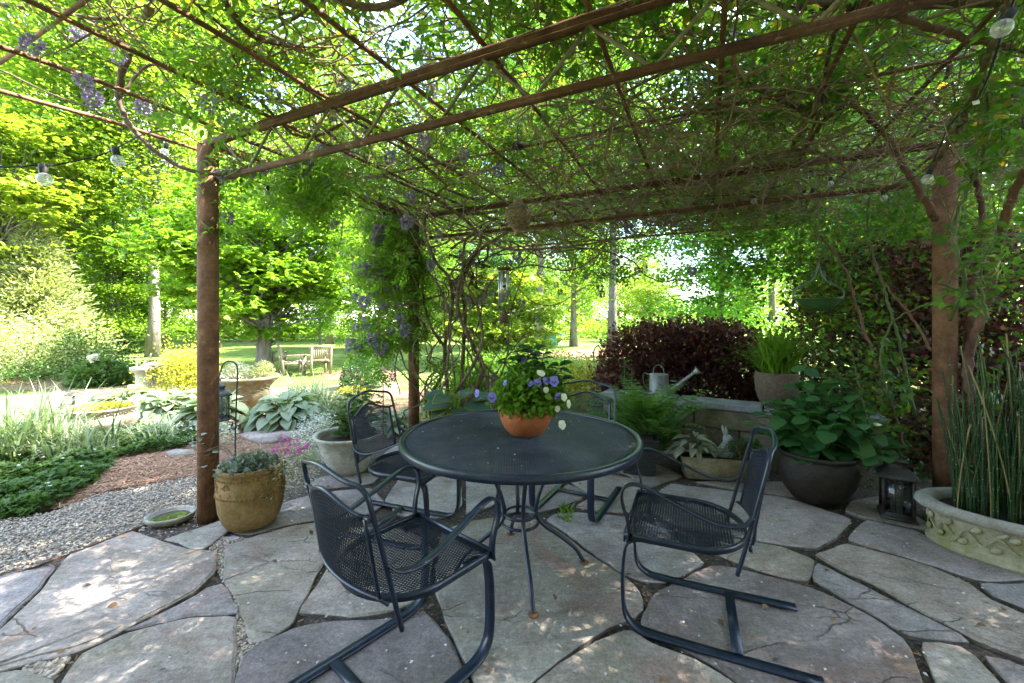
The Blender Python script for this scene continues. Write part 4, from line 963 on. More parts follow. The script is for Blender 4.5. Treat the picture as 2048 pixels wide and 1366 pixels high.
# ------------------------------------------------------------------ strings of garden lights
def bulb_meshes():
    mb = MB(); a = np.linspace(-PI/2, PI/2*.78, 12); r = .023
    prof = [(max(.0005, r*math.cos(q)), -.05 + r*math.sin(q)) for q in a] + [(.011,-.026),(.0105,-.02)]
    g = mb.lathe(prof, 24).mesh('glass', M_glass, True)
    s = MB().lathe([(.0105,-.03),(.0125,-.026),(.0135,-.01),(.012,.004),(.007,.008),(.001,.009)], 14).mesh('socket', M_socket, True)
    f = MB(); f.tube([(.0,0,-.025),(.004,0,-.045),(.0,.002,-.06),(-.004,0,-.045),(0,0,-.025)], .0007, 4); f = f.mesh('filament', M_rust)
    return g, s, f
BG, BS, BF = bulb_meshes()
def string(label, path, bulbs, sag=0):
    P = np.array([wp(*q) for q in path]); t = thing('string_lights', label, 'string lights', tuple(P[0]), group='garden light strings')
    MB().tube(spline(P - P[0], 7), .0032, 6).obj('cable', M_cable, t, True)
    for px, py, D, tilt in bulbs:
        q = wp(px, py, D) - P[0]; e = link('bulb', BS, t); e.location = q + np.array([0,0,.048]); e.rotation_euler = (U(-.12,.12), tilt, 0)
        for nm, me in (('glass', BG), ('filament', BF)): c = link(nm, me, e)
string('string of clear globe bulbs running in from the left edge to the rusty post',
  [(-260,330,1.35),(0,334,1.45),(75,330,1.5),(120,328,1.55),(214,305,1.65),(290,268,2.0),(355,262,2.4),(405,290,2.74)],
  [(86,358,1.5,-.15),(230,322,1.65,-.3)])
string('string of clear globe bulbs sagging from the rusty post to the far vine covered post',
  [(405,290,2.76),(440,338,2.85),(520,365,3.0),(580,395,3.2),(640,425,3.5),(720,408,4.1),(770,420,4.4),(815,445,4.7),(842,490,4.75),(880,505,4.7)],
  [(333,303,2.7,.3),(450,363,2.85,.1),(536,386,3.0,.1),(624,440,3.4,0),(768,434,4.4,0),(823,464,4.6,0),(836,510,4.7,0)])
string('string of clear globe bulbs along the back truss and down to the far right post',
  [(880,505,4.7),(960,445,4.4),(1010,440,4.3),(1085,432,4.2),(1180,405,4.0),(1300,392,3.7),(1430,392,3.45),(1520,382,3.3),(1600,360,3.2),(1660,350,3.1),(1765,372,2.9),(1850,340,2.3),(1900,250,1.75),(1960,190,1.5),(2020,20,1.15),(2060,-60,1.0)],
  [(962,461,4.35,0),(1004,457,4.3,0),(1037,500,4.3,0),(1068,448,4.25,0),(1084,447,4.2,0),(1110,434,4.15,0),(1425,411,3.45,0),(1507,402,3.3,0),(1608,392,3.2,0),(1625,391,3.18,0),(1622,351,3.2,0),(1661,367,3.1,0),(1702,390,3.05,0),(1766,396,2.9,0),(1862,360,1.95,.4),(2024,58,1.13,.5)])
# cable plug and tag
tp = wp(1952, 205, 1.5); o = MB().box((0,0,0), (.026,.001,.014), M=np.asarray(Matrix.Rotation(-.25, 3, 'Y'))).obj('cable_tag', M_white); o.location = tp; setp(o, 'small white paper tag clipped to the light cable at upper right', 'tag')

# ------------------------------------------------------------------ garden furniture and ornaments on the lawn
def gchair():
    t = thing('garden_armchair', 'x', 'armchair', group='wooden armchairs under the maple')
    for sx_ in (-1, 1):
        MB().box((sx_*.30,.26,.30), (.055,.055,.60)).obj('leg', M_wood, t)
        MB().bar((sx_*.28,-.25,0), (sx_*.28,-.34,.92), .055, .055, (0,1,0)).obj('leg', M_wood, t)
        MB().bar((sx_*.30,-.30,.615), (sx_*.30,.33,.615), .075, .03).obj('arm', M_wood, t)
        MB().box((sx_*.29,.0,.36), (.035,.5,.07)).obj('side_rail', M_wood, t)
    for k in range(5): MB().box((0,-.19 + .105*k,.415), (.56,.085,.022)).obj('seat_slat', M_wood, t)
    MB().bar((-.25,-.337,.89), (.25,-.337,.89), .05, .07).obj('top_rail', M_wood, t); MB().bar((-.25,-.29,.47), (.25,-.29,.47), .04, .05).obj('lower_rail', M_wood, t)
    for k in range(8): x = -.21 + .06*k; MB().bar((x,-.29,.48), (x,-.335,.87), .032, .014, (0,1,0)).obj('back_slat', M_wood, t)
    MB().box((0,.26,.37), (.56,.03,.07)).obj('front_rail', M_wood, t)
    return t
gc = gchair()
for i, (px, py, rz, lab) in enumerate([(584,740,-.95,'wooden slat armchair close beside the maple trunk, facing right'),(636,742,.75,'wooden slat armchair standing to the right of the maple, facing left'),(545,728,-1.7,'wooden slat armchair mostly hidden behind the maple trunk')]):
    D = 12.6 + (.0 if i < 2 else 1.0); x = (px - CX)/F*D; loc = (x, D, float(terr(0, D)) - .03)
    if i == 0: gc.location = loc; gc.rotation_euler.z = rz + 0; gc['label'] = lab
    else: dup(gc, loc, rz, lab)
def gnd(px, D): return ((px - CX)/F*D, D, float(terr(0, D)) - .01)
t = thing('stone_pedestal', 'pale stone pedestal bird bath topped with driftwood and shells', 'pedestal', gnd(287, 8.0))
zt = .68
MB().lathe([(.001,0),(.19,0),(.19,.06),(.15,.09),(.125,.12),(.12,.52),(.135,.56),(.16,.58),(.16,.60),(.20,.615),(.205,zt-.01),(.2,zt),(.001,zt)], 24).obj('column', M_pale, t, True)
mb = MB(); mb.tube(spline([(-.14,0,zt),(-.15,.02,zt+.09),(-.14,.0,zt+.16)], 4), .016, 6); mb.tube(spline([(.02,0,zt),(.06,.02,zt+.08),(.15,0,zt+.26)], 4), .013, 6); mb.tube([(.0,.05,zt),(-.02,.05,zt+.13)], .012, 6)
setp(mb.obj('driftwood', M_wood, t), None)
mb = MB(); mb.ball((.17,0,zt+.045), .06, 10, 7, (1.5,1,.8)); mb.ball((.31,.02,zt+.04), .05, 10, 7, (1.4,1,.8)); mb.ball((.06,-.05,zt+.03), .04, 8, 6); mb.obj('shell', M_clay, t, True)
t = pot('round_planter', 'wide round weathered stone planter of pale shrubs behind the rusty post', 'planter', gnd(492, 7.0),
    [(.001,0),(.36,0),(.36,.36),(.38,.40),(.50,.52),(.52,.55),(.50,.57),(.45,.57),(.43,.54)], M_trough, .53, .44, 40)
t = thing('path_light', 'small mushroom shaped garden path light standing in the pale bed', 'garden light', gnd(147, 7.3))
MB().tube([(0,0,-.02),(0,0,.22)], .02, 10).obj('stem', M_lantern, t, True); MB().lathe([(.03,.19),(.13,.205),(.132,.215),(.06,.255),(.001,.26)], 24).obj('cap', M_lantern, t, True)
# teal feeder fixed to the tree
fx, fy, fz = wp(1098, 677, 17.0)
t = thing('teal_birdhouse', 'teal painted wooden feeder box with slanting roof beside the tree trunk', 'bird feeder', (fx, fy, fz - .2), .5)
MB().box((-.08,0,.14), (.55,.5,.46)).obj('box', M_teal, t)
mb = MB(); mb.bar((-.55,0,.50), (.10,0,.46), .75, .025); mb.bar((.09,0,.462), (.58,0,.33), .75, .025); mb.obj('roof', M_teal, t)
for z_ in (-.06, .03): MB().bar((.12,-.22,z_), (.48,-.22,z_ + .05), .02, .05).obj('rail', M_white, t); MB().bar((.12,.22,z_), (.48,.22,z_ + .05), .02, .05).obj('rail', M_white, t)
MB().tube([(-.1,0,-.1),(-.1,0,-1.2)], .04, 8).obj('post', M_brownwood, t)
# second hook in the golden shrubs, rusty strap stake behind the chair, rustic stake
q = gnd(1203, 6.4); zt = wp(1203, 692, 6.4)[2] - q[2]
MBh = MB(); MBh.tube(spline([(.02,0,-.02),(.0,0,zt-.2),(-.005,0,zt-.06),(-.06,0,zt),(-.12,0,zt-.08),(-.12,0,zt-.22)], 6), .011, 7); MBh.tube([(-.12 + .07*math.cos(a_), 0, zt-.34 + .10*math.sin(a_)) for a_ in np.linspace(0, 2*PI, 17)], .008, 6)
o = MBh.obj('shepherd_hook', M_black, smooth=True); o.location = q; setp(o, 'dark hook with a ring among the golden shrubs beside the purple hedge', 'garden hook')
q = gnd(752, 4.6); o = MB().tube(spline([(.08,0,-.02),(.08,0,.64),(.07,0,.66),(-.06,0,.665),(-.16,0,.65),(-.17,0,.63)], 5), 1, flat=(.02,.006), up=(0,1,0)).obj('plant_stake', M_rust); o.location = (q[0], q[1], q[2]); setp(o, 'rusty bent plant stake rising behind the bowl planter', 'plant support')
q = gnd(985, 4.9); o = MB().tube([(0,0,-.02),(.005,0,.4),(0,.01,.76)], .035, 9).obj('wooden_stake', M_wood, smooth=True); o.location = q; setp(o, 'short weathered wooden stake left of the pansy pot', 'garden stake')

# ------------------------------------------------------------------ plant builders
def strap_mb(mb, n, L, w, spread=.5, base=.08, droop=1.0, segs=6):
    a = NR.uniform(0, 2*PI, n); e = np.clip(NR.normal(1.25, spread*.35, n), .35, 1.55); L_ = L * NR.uniform(.6, 1.1, n); c = droop * NR.uniform(.4, 1.3, n)
    r0 = base * np.sqrt(NR.random(n)); b0 = NR.uniform(0, 2*PI, n)
    P = np.zeros((n, segs+1, 3)); P[:,0] = np.stack([r0*np.cos(b0), r0*np.sin(b0), np.zeros(n)], 1)
    for k in range(segs):
        ee = e - c * ((k+.5)/segs)**1.5 * 1.3; st = L_/segs
        P[:,k+1] = P[:,k] + np.stack([np.cos(ee)*np.cos(a)*st, np.cos(ee)*np.sin(a)*st, np.sin(ee)*st], 1)
    sd = np.stack([-np.sin(a), np.cos(a), np.zeros(n)], 1)
    wd_ = w/2 * np.array([.75,1,1,.9,.72,.45,.06][:segs+1]) * NR.uniform(.7,1.2,(n,1))
    V = np.stack([P - sd[:,None]*wd_[...,None], P + sd[:,None]*wd_[...,None]], 2)
    b = (np.arange(n)*(segs+1)*2)[:,None]; i = (np.arange(segs)*2)[None]
    mb.add(V.reshape(-1,3), Q=np.stack([b+i, b+i+1, b+i+3, b+i+2], -1).reshape(-1,4)); return mb
def plant1(name, label, cat, loc, mb, mat, group=None, kind=None):
    o = mb.obj(name, mat); o.location = loc
    return setp(o, label, cat, group, kind) if kind != 'stuff' else setp(o, kind='stuff')
def stems_mb(n, rx, ry, h, r=.004):
    k = 5; a = NR.uniform(0, 2*PI, n); q = np.sqrt(NR.random(n)); t = np.linspace(0, 1, k)
    P = np.stack([np.cos(a)[:,None]*q[:,None]*rx*(.25+.75*t), np.sin(a)[:,None]*q[:,None]*ry*(.25+.75*t), h*(t[None]*(1-.35*q[:,None]**2))], -1); P[:,1:-1] += NR.normal(0, .02*h, (n,k-2,3))
    return MB().tubes(P, np.linspace(r, r*.5, k)[None]*np.ones((n,1)), 4)
def bush(name, label, cat, loc, rx, ry, h, n, tpl, S, mat, group=None, fill=.5, zmean=.2, base=.0, stems=14, upj=.6, lumps=0, stemmat=None, outk=.8, box=1.):
    t = thing(name, label, cat, loc, group=group)
    P, d = dome(n, rx, ry, h, fill, base, box)
    if lumps:
        ce, _ = dome(lumps, rx, ry, h, .35, base); j = NR.integers(0, lumps, n); P = ce[j] + NR.normal(0, 1, (n,3)) * [rx*.26, ry*.26, h*.2]; P[:,2] = np.maximum(P[:,2], .02); d = norm(P / [rx, ry, h])
    scatter(MB(), tpl, P, S * NR.uniform(.6, 1.15, n), zmean, .5, upj, out=d, outk=outk).obj('foliage', mat, t)
    if stems: stems_mb(stems, rx*.8, ry*.8, h*.9).obj('stem', stemmat or M_twig, t)
    return t
def hosta_mb(mb, n, R_, h, S, w=.36, tpl=None):
    a = np.arange(n)*2.399 + NR.uniform(-.2,.2,n); q = np.sqrt((np.arange(n)+1)/n); r = R_*q*.62
    P = np.stack([r*np.cos(a), r*np.sin(a), h*(1 - .55*q**2)*NR.uniform(.8,1.15,n)], 1)
    d = np.stack([np.cos(a), np.sin(a), .55 - 1.05*q + NR.normal(0,.18,n)], 1)
    tp_ = tpl or leaf_oval(w, .12, .22); mb.inst(tp_[0], tp_[1], P, frames(d, np.array([0,0,1]) + NR.normal(0,.2,(n,3))), S*NR.uniform(.75,1.15,n))
    return P
def frond_mb(mb, base, az, L, e0, droop, pw, n=20):
    t = np.linspace(0, 1, n); e = e0 - droop*t**1.4; st = L/n
    hx_ = np.cumsum(np.cos(e)*st); hz = np.cumsum(np.sin(e)*st)
    C = np.stack([hx_*math.cos(az), hx_*math.sin(az), hz], 1) + base
    mb.tube(C[::3], np.linspace(.003, .001, len(C[::3])), 4)
    T = norm(np.gradient(C, axis=0)); S_ = np.array([-math.sin(az), math.cos(az), 0]); prof = np.sin(PI*np.clip(t*.92+.06, 0, 1))**.7 * (1 - .35*t)
    for s in (-1, 1):
        d = S_*s + T*.35 + [0,0,-.12]; mb.inst(LF[0], LF[1], C[2:], frames(d[2:] if d.ndim > 1 else d, np.cross(T, S_)[2:]), pw*prof[2:])
LF = (np.array([[0,0,0],[.17,.16,.02],[.15,.6,.0],[0,1,-.08],[-.15,.6,0],[-.17,.16,.02]]), np.array([[0,1,5],[1,2,4],[1,4,5],[2,3,4]]))
def fern(name, label, loc, n, L, mat, e0=1.2, droop=1.5, pw=.09):
    t = thing(name, label, 'fern', loc); mb = MB()
    for k in range(n): frond_mb(mb, np.array([U(-.05,.05), U(-.05,.05), 0]), k*2.399 + U(-.3,.3), L*U(.65,1.1), e0 + U(-.35,.25), droop*U(.7,1.2), pw*U(.8,1.1))
    mb.obj('fronds', mat, t); return t
def flower_head(kind):
    mb = MB()
    if kind == 'wist':
        n = 130; zz = NR.random(n); r = .5*np.sin(PI*np.clip(zz*.82+.14, 0, 1)); a = NR.uniform(0, 2*PI, n)
        P = np.stack([r*np.cos(a)*.72, r*np.sin(a)*.72, -zz*1.25], 1); d = np.stack([np.cos(a), np.sin(a), NR.normal(.25,.4,n)], 1)
        mb.inst(*leaf4(.42,.16,.1), P, frames(d, NR.normal(size=(n,3))), NR.uniform(.22,.36,n))
    return mb
# ------------------------------------------------------------------ plants in the pots
M_gcane0 = solid('green_stem', [(.3,(.05,.09,.025)),(.7,(.11,.17,.05))], 10, .6, .3, 60)
def leafy_stems(t, spots, leafS, tpl, mat, stem_r=.004, pairs=5, spread=.8, stemmat=None, tilt=(-.25,.35)):
    """upright stems with opposite leaf pairs, biggest below"""
    ms = MB(); P = []; Dd = []; S = []; Up = []
    for (x, y, z, ex, ey, ez) in spots:
        C = spline([(x,y,z),(x+.35*(ex-x), y+.35*(ey-y), z+.55*(ez-z)),(ex,ey,ez)], 6); ms.tube(C, np.linspace(stem_r, stem_r*.6, len(C)), 5)
        for k in range(pairs):
            c = C[int((len(C)-1)*(.18 + .82*k/(pairs-1)))]; a = k*PI/2 + U(0,PI)
            for s in (0, PI):
                P.append(c); Dd.append((math.cos(a+s)*spread, math.sin(a+s)*spread, U(*tilt) + .3*(k == pairs-1))); S.append(leafS*U(.75,1.15)*(1 - .45*k/(pairs-1))); 
    d = np.array(Dd); ms.obj('stem', stemmat or M_rod, t, True)
    MB().inst(tpl[0], tpl[1], np.array(P), frames(d, np.array([0,0,1.]) + NR.normal(0,.25,(len(P),3))), np.array(S)).obj('leaves', mat, t)
HYL = leaf_oval(.45, .07, .16)
t = thing('hydrangea', 'hydrangea with broad matt green leaves growing in the dark pitted pot', 'shrub', (*DPOT, .33))
sp = []
for k in range(32):
    a_ = k*2.399; q = math.sqrt((k+.5)/32); ex, ey = .46*q*math.cos(a_), .36*q*math.sin(a_); sp.append((ex*.25, ey*.25, -.01, ex + .02, ey, .58*(1 - .62*q*q)*U(.8,1.15) + .02))
sp += [(.1,-.05,.0,.50,-.10,.10),(.1,0,0,.62,.0,.12),(.0,-.1,0,.30,-.25,.08)]
leafy_stems(t, sp, .17, leaf_oval(.50,.06,.2), LM_hyd, .0042, 6, .9, M_gcane0, (-.55,.12))
t = thing('bowl_shrub', 'fresh green leafy shrub growing in the whitish bowl planter', 'shrub', (-1.44, 3.72, .30))
sp = []
for k in range(24):
    a_ = k*2.399; q = math.sqrt((k+.5)/24); ex, ey = .04 + .28*q*math.cos(a_), .24*q*math.sin(a_); sp.append((ex*.3, ey*.3, -.01, ex, ey, .46*(1 - .6*q*q)*U(.75,1.15) + .03))
leafy_stems(t, sp, .125, OV, LM_green, .004, 6, .9)
t = thing('pansy_plant', 'bushy pansy plant with violet and cream blooms in the terracotta bowl', 'flowering plant', (.075, 2.22, TZ + .13))
P, d = dome(2700, .215, .18, .24, .9, .0); P[:,0] *= 1 - .25*(P[:,2] < .04)
scatter(MB(), OV, P + [.02,0,0], .042*NR.uniform(.6,1.2,len(P)), .15, .5, .6, out=d, outk=.6).obj('foliage', LM_wfresh, t); stems_mb(40, .16, .14, .2, .0022).obj('stem', M_rod, t)
ms = MB(); Pt = []; Dd = []
for (x, z, y) in [(-.05,.34,.03),(.04,.33,.0),(.10,.30,.02),(.18,.24,.0),(.0,.29,-.02),(.14,.19,-.05),(-.10,.27,.05),(.20,.17,.02)]:
    C = spline([(x*.3,y*.3,.05),(x*.7,y*.7,z*.6),(x,y,z)], 5); ms.tube(C, .003, 5)
    for k in range(13): Pt.append(C[-1 - (k % 4)]); a_ = k*2.4; Dd.append((math.cos(a_), math.sin(a_), U(-.25,.45)))
ms.obj('stem', M_twig, t); n = len(Pt); MB().inst(*leaf_oval(.24,.10,.2), np.array(Pt), frames(np.array(Dd), np.array([0,0,1.]) + NR.normal(0,.3,(n,3))), .075*NR.uniform(.7,1.2,n)).obj('dark_foliage', LM_deep, t)
def pansy(t, p, s, mat, face, dark=True):
    nrm_ = norm(np.array(face, float)[None])[0]; u = norm(np.cross(nrm_, [0,0,1.])[None])[0]; v = np.cross(u, nrm_)
    tp = leaf_oval(.50, -.03, .05, ((.15,.62),(.4,1.),(.7,1.),(.9,.6))); mb = MB()
    for a_, L_, off in ((PI/2+.55,1,-.1),(PI/2-.55,1,-.1),(PI+.2,.9,0),(-.2,.9,0),(-PI/2,.95,.1)):
        d = u*math.cos(a_) + v*math.sin(a_) + nrm_*.12; mb.inst(tp[0], tp[1], (p + nrm_*off*s*.12)[None], frames(d[None], nrm_), np.array([s*L_]))
    o = mb.obj('blossom', mat, t)
    if dark:
        m2 = MB()
        for a_ in (PI+.35, -.35, -PI/2): d = u*math.cos(a_) + v*math.sin(a_) + nrm_*.14; m2.inst(*leaf4(.3,0,.0), (p + nrm_*s*.06)[None], frames(d[None], nrm_), np.array([s*.5]))
        m2.obj('petal_blotch', LM_violad, o)
        MB().ball(p + nrm_*s*.10, s*.10, 8, 6).obj('flower_eye', LM_yellow, o)
    st = MB().tube(spline([p*np.array([.45,.5,.2]), p*np.array([.85,.9,.75]), p - nrm_*s*.1], 5), .0014, 4); st.obj('flower_stalk', M_rod, t)
def pp(px, py, D=2.1): return wp(px, py, D) - np.array([.075, 2.22, TZ + .13])
for px, py, s, mt, fc in [(984,795,.032,LM_viola,(-.15,-1,.1)),(954,787,.026,LM_viola,(-.8,-.6,.2)),(1075,766,.028,LM_viola,(.1,-1,.25)),(1108,763,.034,LM_viola,(.25,-1,.2)),(1092,762,.026,LM_viola,(.5,-.8,.5)),(1115,793,.027,LM_viola,(.5,-.7,-.3)),(1048,718,.020,LM_viola,(0,-.8,.6)),(1010,766,.018,LM_viola,(-.6,-.5,.3)),(1060,767,.020,LM_viola,(-.4,-.9,.3)),(1047,722,.018,LM_viola,(.3,-1,.4)),
     (1082,747,.030,LM_cream,(.2,-.6,.8)),(1128,795,.026,LM_cream,(.5,-.8,.2)),(1137,808,.028,LM_cream,(.8,-.6,.1)),(1115,818,.021,LM_cream,(.4,-.9,-.1)),(1124,850,.030,LM_cream,(.4,-.8,.3)),(1092,780,.020,LM_cream,(.2,-1,.1))]:
    pansy(t, pp(px, py, 2.08 if py > 740 else 2.2), s*.86, mt, fc, mt is LM_viola)
# urn planting
t = thing('sedum_plant', 'blue grey trailing sedum filling the tan clay urn', 'succulent', (-1.735, 2.73, .37))
P, d = dome(900, .19, .19, .07, .8, .0); scatter(MB(), leaf_oval(.42,.05,.05), P, .034*NR.uniform(.6,1.2,len(P)), .3, .4, .5, out=d, outk=1.).obj('foliage', LM_sedum, t); stems_mb(60, .18, .18, .12, .002).obj('stem', M_rod, t)
n = 260; P, d = dome(n, .15, .14, .20, .9, .02); scatter(MB(), L4, P, .016*NR.uniform(.7,1.2,n), .3, .5, .8).obj('sprigs', LM_silver, t)['kind'] = 'stuff'
mb = MB(); 
for k in range(4): mb.tube(spline([(-.1,U(-.05,.02),.02),(-.18+U(-.03,.03),-.02+U(-.05,.03),.08+U(0,.08)),(-.26+U(-.08,.03),-.02+U(-.08,.05),.08+U(0,.16))], 5), .0016, 4)
mb.obj('runner_stem', M_rod, t); mb = MB(); P = np.array([(-.30,-.02,.01),(-.33,-.0,.16),(-.28,-.02,.24),(-.36,0,.20),(-.26,0,.10)]); scatter(mb, HYL, P, np.full(5, .045), 0, .3, .3); mb.obj('leaves', LM_sedum, t)
t = thing('phlox_plant', 'magenta flowering phlox spilling from the right of the tan urn', 'flowering plant', (-1.55, 2.80, .36))
n = 700; P = NR.normal(0, 1, (n,3))*[.075,.08,.075] + [.06,0,.0]; scatter(MB(), L4N, P, .035*NR.uniform(.6,1.2,n), .3, .5, .8).obj('foliage', LM_silver, t)
FLP = np.array([wp(px, py, 2.78) for px, py in [(556,895),(572,880),(565,885),(580,893),(596,885),(604,898),(590,905),(548,900),(612,893),(575,905),(560,876),(600,906)]]) - np.array([-1.55, 2.80, .36])
for p in FLP:
    mb = MB(); n = 16; scatter(mb, leaf4(.42,.05,.05), p + NR.normal(0, .009, (n,3)), .019*NR.uniform(.7,1.2,n), .3, .6, .6); mb.obj('blossom', LM_pink, t)
# trough planting, grass pot, low bowl, oval planter
t0 = Vector((*TRP, .17)); tx = np.array([math.cos(TRZ), math.sin(TRZ)])
def tr(s, k=0.): q = np.array(TRP) + tx*s + np.array([-tx[1], tx[0]])*k; return (q[0], q[1], .17)
t = thing('lambs_ear', 'floppy silver leaved plant at the left end of the stone trough', 'plant', tr(-.20)); mb = MB(); hosta_mb(mb, 34, .20, .16, .12, .24); P, d = dome(40, .26, .12, .10); scatter(mb, leaf_oval(.24), P + [.12,0,0], .075*NR.uniform(.7,1.2,40), .1, .4, .4); mb.obj('leaves', LM_silver, t)
bush('thyme_plant', 'bushy fine leaved green herb beside the rabbit in the trough', 'herb', tr(.17), .15, .10, .17, 900, L4N, .028, LM_deep, stems=20)
bush('small_sedum', 'low dark green ground plant at the right end of the trough', 'plant', tr(.27, .05), .10, .09, .16, 350, L4W, .035, LM_green, stems=10)
t = thing('potted_grass', 'bright green arching grass growing in the pot on the wall', 'ornamental grass', (*bp, .84)); strap_mb(MB(), 300, .60, .017, .8, .12, 1.2).obj('blades', LM_grass, t); mb = MB(); strap_mb(mb, 60, .26, .018, .3, .1, .5); mb.obj('inner_blades', LM_grass, t)
bush('yellow_sedum', 'mat of yellow green sedum topping the low clay bowl', 'succulent', (-4.95, 4.95, .295), .30, .30, .06, 1100, L4W, .035, LM_gold, stems=0)
t = thing('horsetail', 'tall dark green jointed horsetail reeds in the oval planter', 'reeds', (*OC, .22), ORZ)
n = 520; a = NR.uniform(0, 2*PI, n); q = np.sqrt(NR.random(n)); B_ = np.stack([ow*.80*q*np.cos(a), oh*.78*q*np.sin(a), np.zeros(n)], 1); hh = NR.uniform(.38, 1.25, n)*(1 - .25*q); lean = NR.normal(0, .035, (n,2)); kk = np.linspace(0, 1, 7)
P = B_[:,None] + np.stack([lean[:,:1]*kk**1.5*hh[:,None]*2, lean[:,1:]*kk**1.5*hh[:,None]*2, hh[:,None]*kk], -1)
o = MB().tubes(P, np.full((n,7), .0037)*NR.uniform(.75,1.2,(n,1)), 5).obj('reed_stems', LM_horse, t); o['kind'] = 'stuff'
mb = MB(); jn = []
for i in range(n):
    for z_ in np.arange(.06 + .04*(i % 3), hh[i]*.97, .12): f_ = z_/hh[i]; jn.append(B_[i] + [lean[i,0]*f_**1.5*hh[i]*2, lean[i,1]*f_**1.5*hh[i]*2, z_])
jn = np.array(jn); P = np.stack([jn - [0,0,.003], jn + [0,0,.003]], 1); o = mb.tubes(P, np.full((len(jn),2), .0042), 5).obj('reed_joints', LM_joint, t); o['kind'] = 'stuff'
mb = MB(); strap_mb(mb, 26, .45, .005, .4, .4, .35); mb.obj('dry_stalks', LM_litter, t)
# fern in the woven planter and its neighbours
fern('sword_fern', 'arching green fern growing in the black woven planter', (1.17, 3.74, .30), 30, .74, LM_fern, 1.25, 1.5, .115)
fern('wall_fern', 'tall fern standing in front of the wall end by the watering can', (1.42, 4.05, .0), 24, .95, LM_fern, 1.35, 1.25, .13)
fern('blue_fern', 'bluish fern reaching left behind the far mesh chair', (.82, 4.5, -.02), 16, .85, LM_fern, 1.15, 1.1, .13)
t = thing('foxglove', 'upright leafy flower spikes between fern and purple hedge', 'flowering plant', (1.22, 4.45, -.03)); 
for k, (x, y, hh_) in enumerate([(0,0,.98),(.09,.05,.86),(-.08,.02,.70)]):
    mb = MB(); n = 130; zz = NR.random(n)**.8*hh_; a = NR.uniform(0, 2*PI, n); scatter(mb, L4, np.stack([x + .02*np.cos(a), y + .02*np.sin(a), zz], 1), .05*(1.25 - zz/hh_), .4, .3, .4); mb.tube([(x,y,0),(x,y,hh_)], .005, 5); mb.obj('spike', LM_fern, t)

# ------------------------------------------------------------------ beds
def cover(name, poly, n, tpl, S, mat, h=.10, zmean=.35, flowers=None, world=False, mound=.6):
    xy = fill(poly, n, world); c = xy.mean(0)
    k = NR.random(n)**.7; hz = h*k*(.55 + .45*np.sin(xy[:,0]*9 + 1.3)*np.cos(xy[:,1]*8))
    o = scatter(MB(), tpl, np.c_[xy, terr(xy[:,0], xy[:,1]) + hz], S*NR.uniform(.6,1.2,n), zmean, .4, .5).obj(name, mat); o['kind'] = 'stuff'
    if flowers:
        m, fs, fm, fname = flowers; xy2 = fill(poly, m, world); d = rand_dirs(m, .2, .3); mb = MB()
        P0 = np.c_[xy2, terr(xy2[:,0], xy2[:,1]) + h*NR.uniform(.8,1.15,m)]
        for q in range(5): a = q*2*PI/5; mb.inst(*leaf4(.40,.02,-.1), P0, frames(np.stack([np.cos(a + d[:,0]*3), np.sin(a + d[:,0]*3), np.full(m,.3)], 1), np.array([0,0,1.]) + NR.normal(0,.3,(m,3))), np.full(m, fs)*NR.uniform(.7,1.2,m))
        o = mb.obj(fname, fm); o['kind'] = 'stuff'
cover('geranium_ground_cover', [(-500,1130),(-500,930),(0,895),(120,905),(215,900),(230,930),(190,965),(130,1005),(60,1035),(0,1042)], 15000, PAL, .047, LM_green, .16, .15, (70, .016, LM_white, 'small_white_blooms'))
cover('ground_cover_leaves', [(180,890),(280,868),(400,862),(400,885),(330,902),(240,915)], 3800, L4W, .045, LM_green, .16, .3)
cover('white_flower_mat', [(200,862),(300,850),(400,848),(470,852),(480,890),(400,905),(330,880),(220,880)], 2200, L4, .035, LM_silver, .15, .4, (420, .012, LM_white, 'tiny_white_blooms'))
cover('white_flower_mat', [(580,905),(600,870),(660,850),(690,860),(640,885),(640,925),(600,950)], 1900, L4, .03, LM_silver, .20, .4, (520, .011, LM_white, 'tiny_white_blooms'))
cover('perennial_bed', [(-200,765),(0,738),(120,728),(240,735),(330,742),(300,760),(120,765),(0,772)], 5200, L4W, .10, LM_green, .55, .3)
cover('perennial_bed', [(920,800),(925,735),(1010,715),(1130,730),(1180,760),(1150,800),(1000,810)], 13000, L4N, .11, LM_wfresh, .85, .6)
cover('perennial_bed', [(840,845),(850,790),(960,790),(1040,800),(1150,805),(1180,830),(1000,845)], 6000, L4, .065, LM_green, .45, .4)
cover('low_weeds', [(430,1000),(560,1000),(700,975),(690,1010),(480,1060)], 40, L4W, .02, LM_green, .02, .3)
cover('creeping_weeds', [fp(*p)[:2] for p in [(860,1170),(880,1170),(900,1250),(892,1250)]], 60, L4W, .018, LM_green, .01, .3, world=True)
cover('creeping_weeds', [fp(*p)[:2] for p in [(760,960),(780,955),(780,1010),(755,1020)]], 120, L4W, .02, LM_green, .015, .3, world=True)
cover('creeping_weeds', [fp(*p)[:2] for p in [(1120,1012),(1140,1012),(1140,1045),(1122,1045)]], 60, L4N, .07, LM_grass, .01, 1.3, world=True)
cover('creeping_weeds', [fp(*p)[:2] for p in [(1690,1042),(1712,1040),(1700,1060),(1690,1060)]], 30, L4W, .016, LM_green, .012, .3, world=True)
cover('dark_undergrowth', [(1600,900),(1740,880),(2048,860),(2300,880),(2300,980),(1900,985),(1720,950)], 5200, L4W, .04, LM_deep, .30, .3)
cover('dark_undergrowth', [(1300,880),(1560,860),(1900,860),(1900,890),(1560,900)], 1800, L4W, .04, LM_deep, .15, .3)
def straps(name, label, px, D, n, L, w, spread, mat, base=.12, droop=1., group=None):
    t = thing(name, label, 'ornamental grass', gnd(px, D), group=group); strap_mb(MB(), n, L, w, spread, base, droop).obj('blades', mat, t); return t
SG = 'strap leaved clumps in the garden beds'
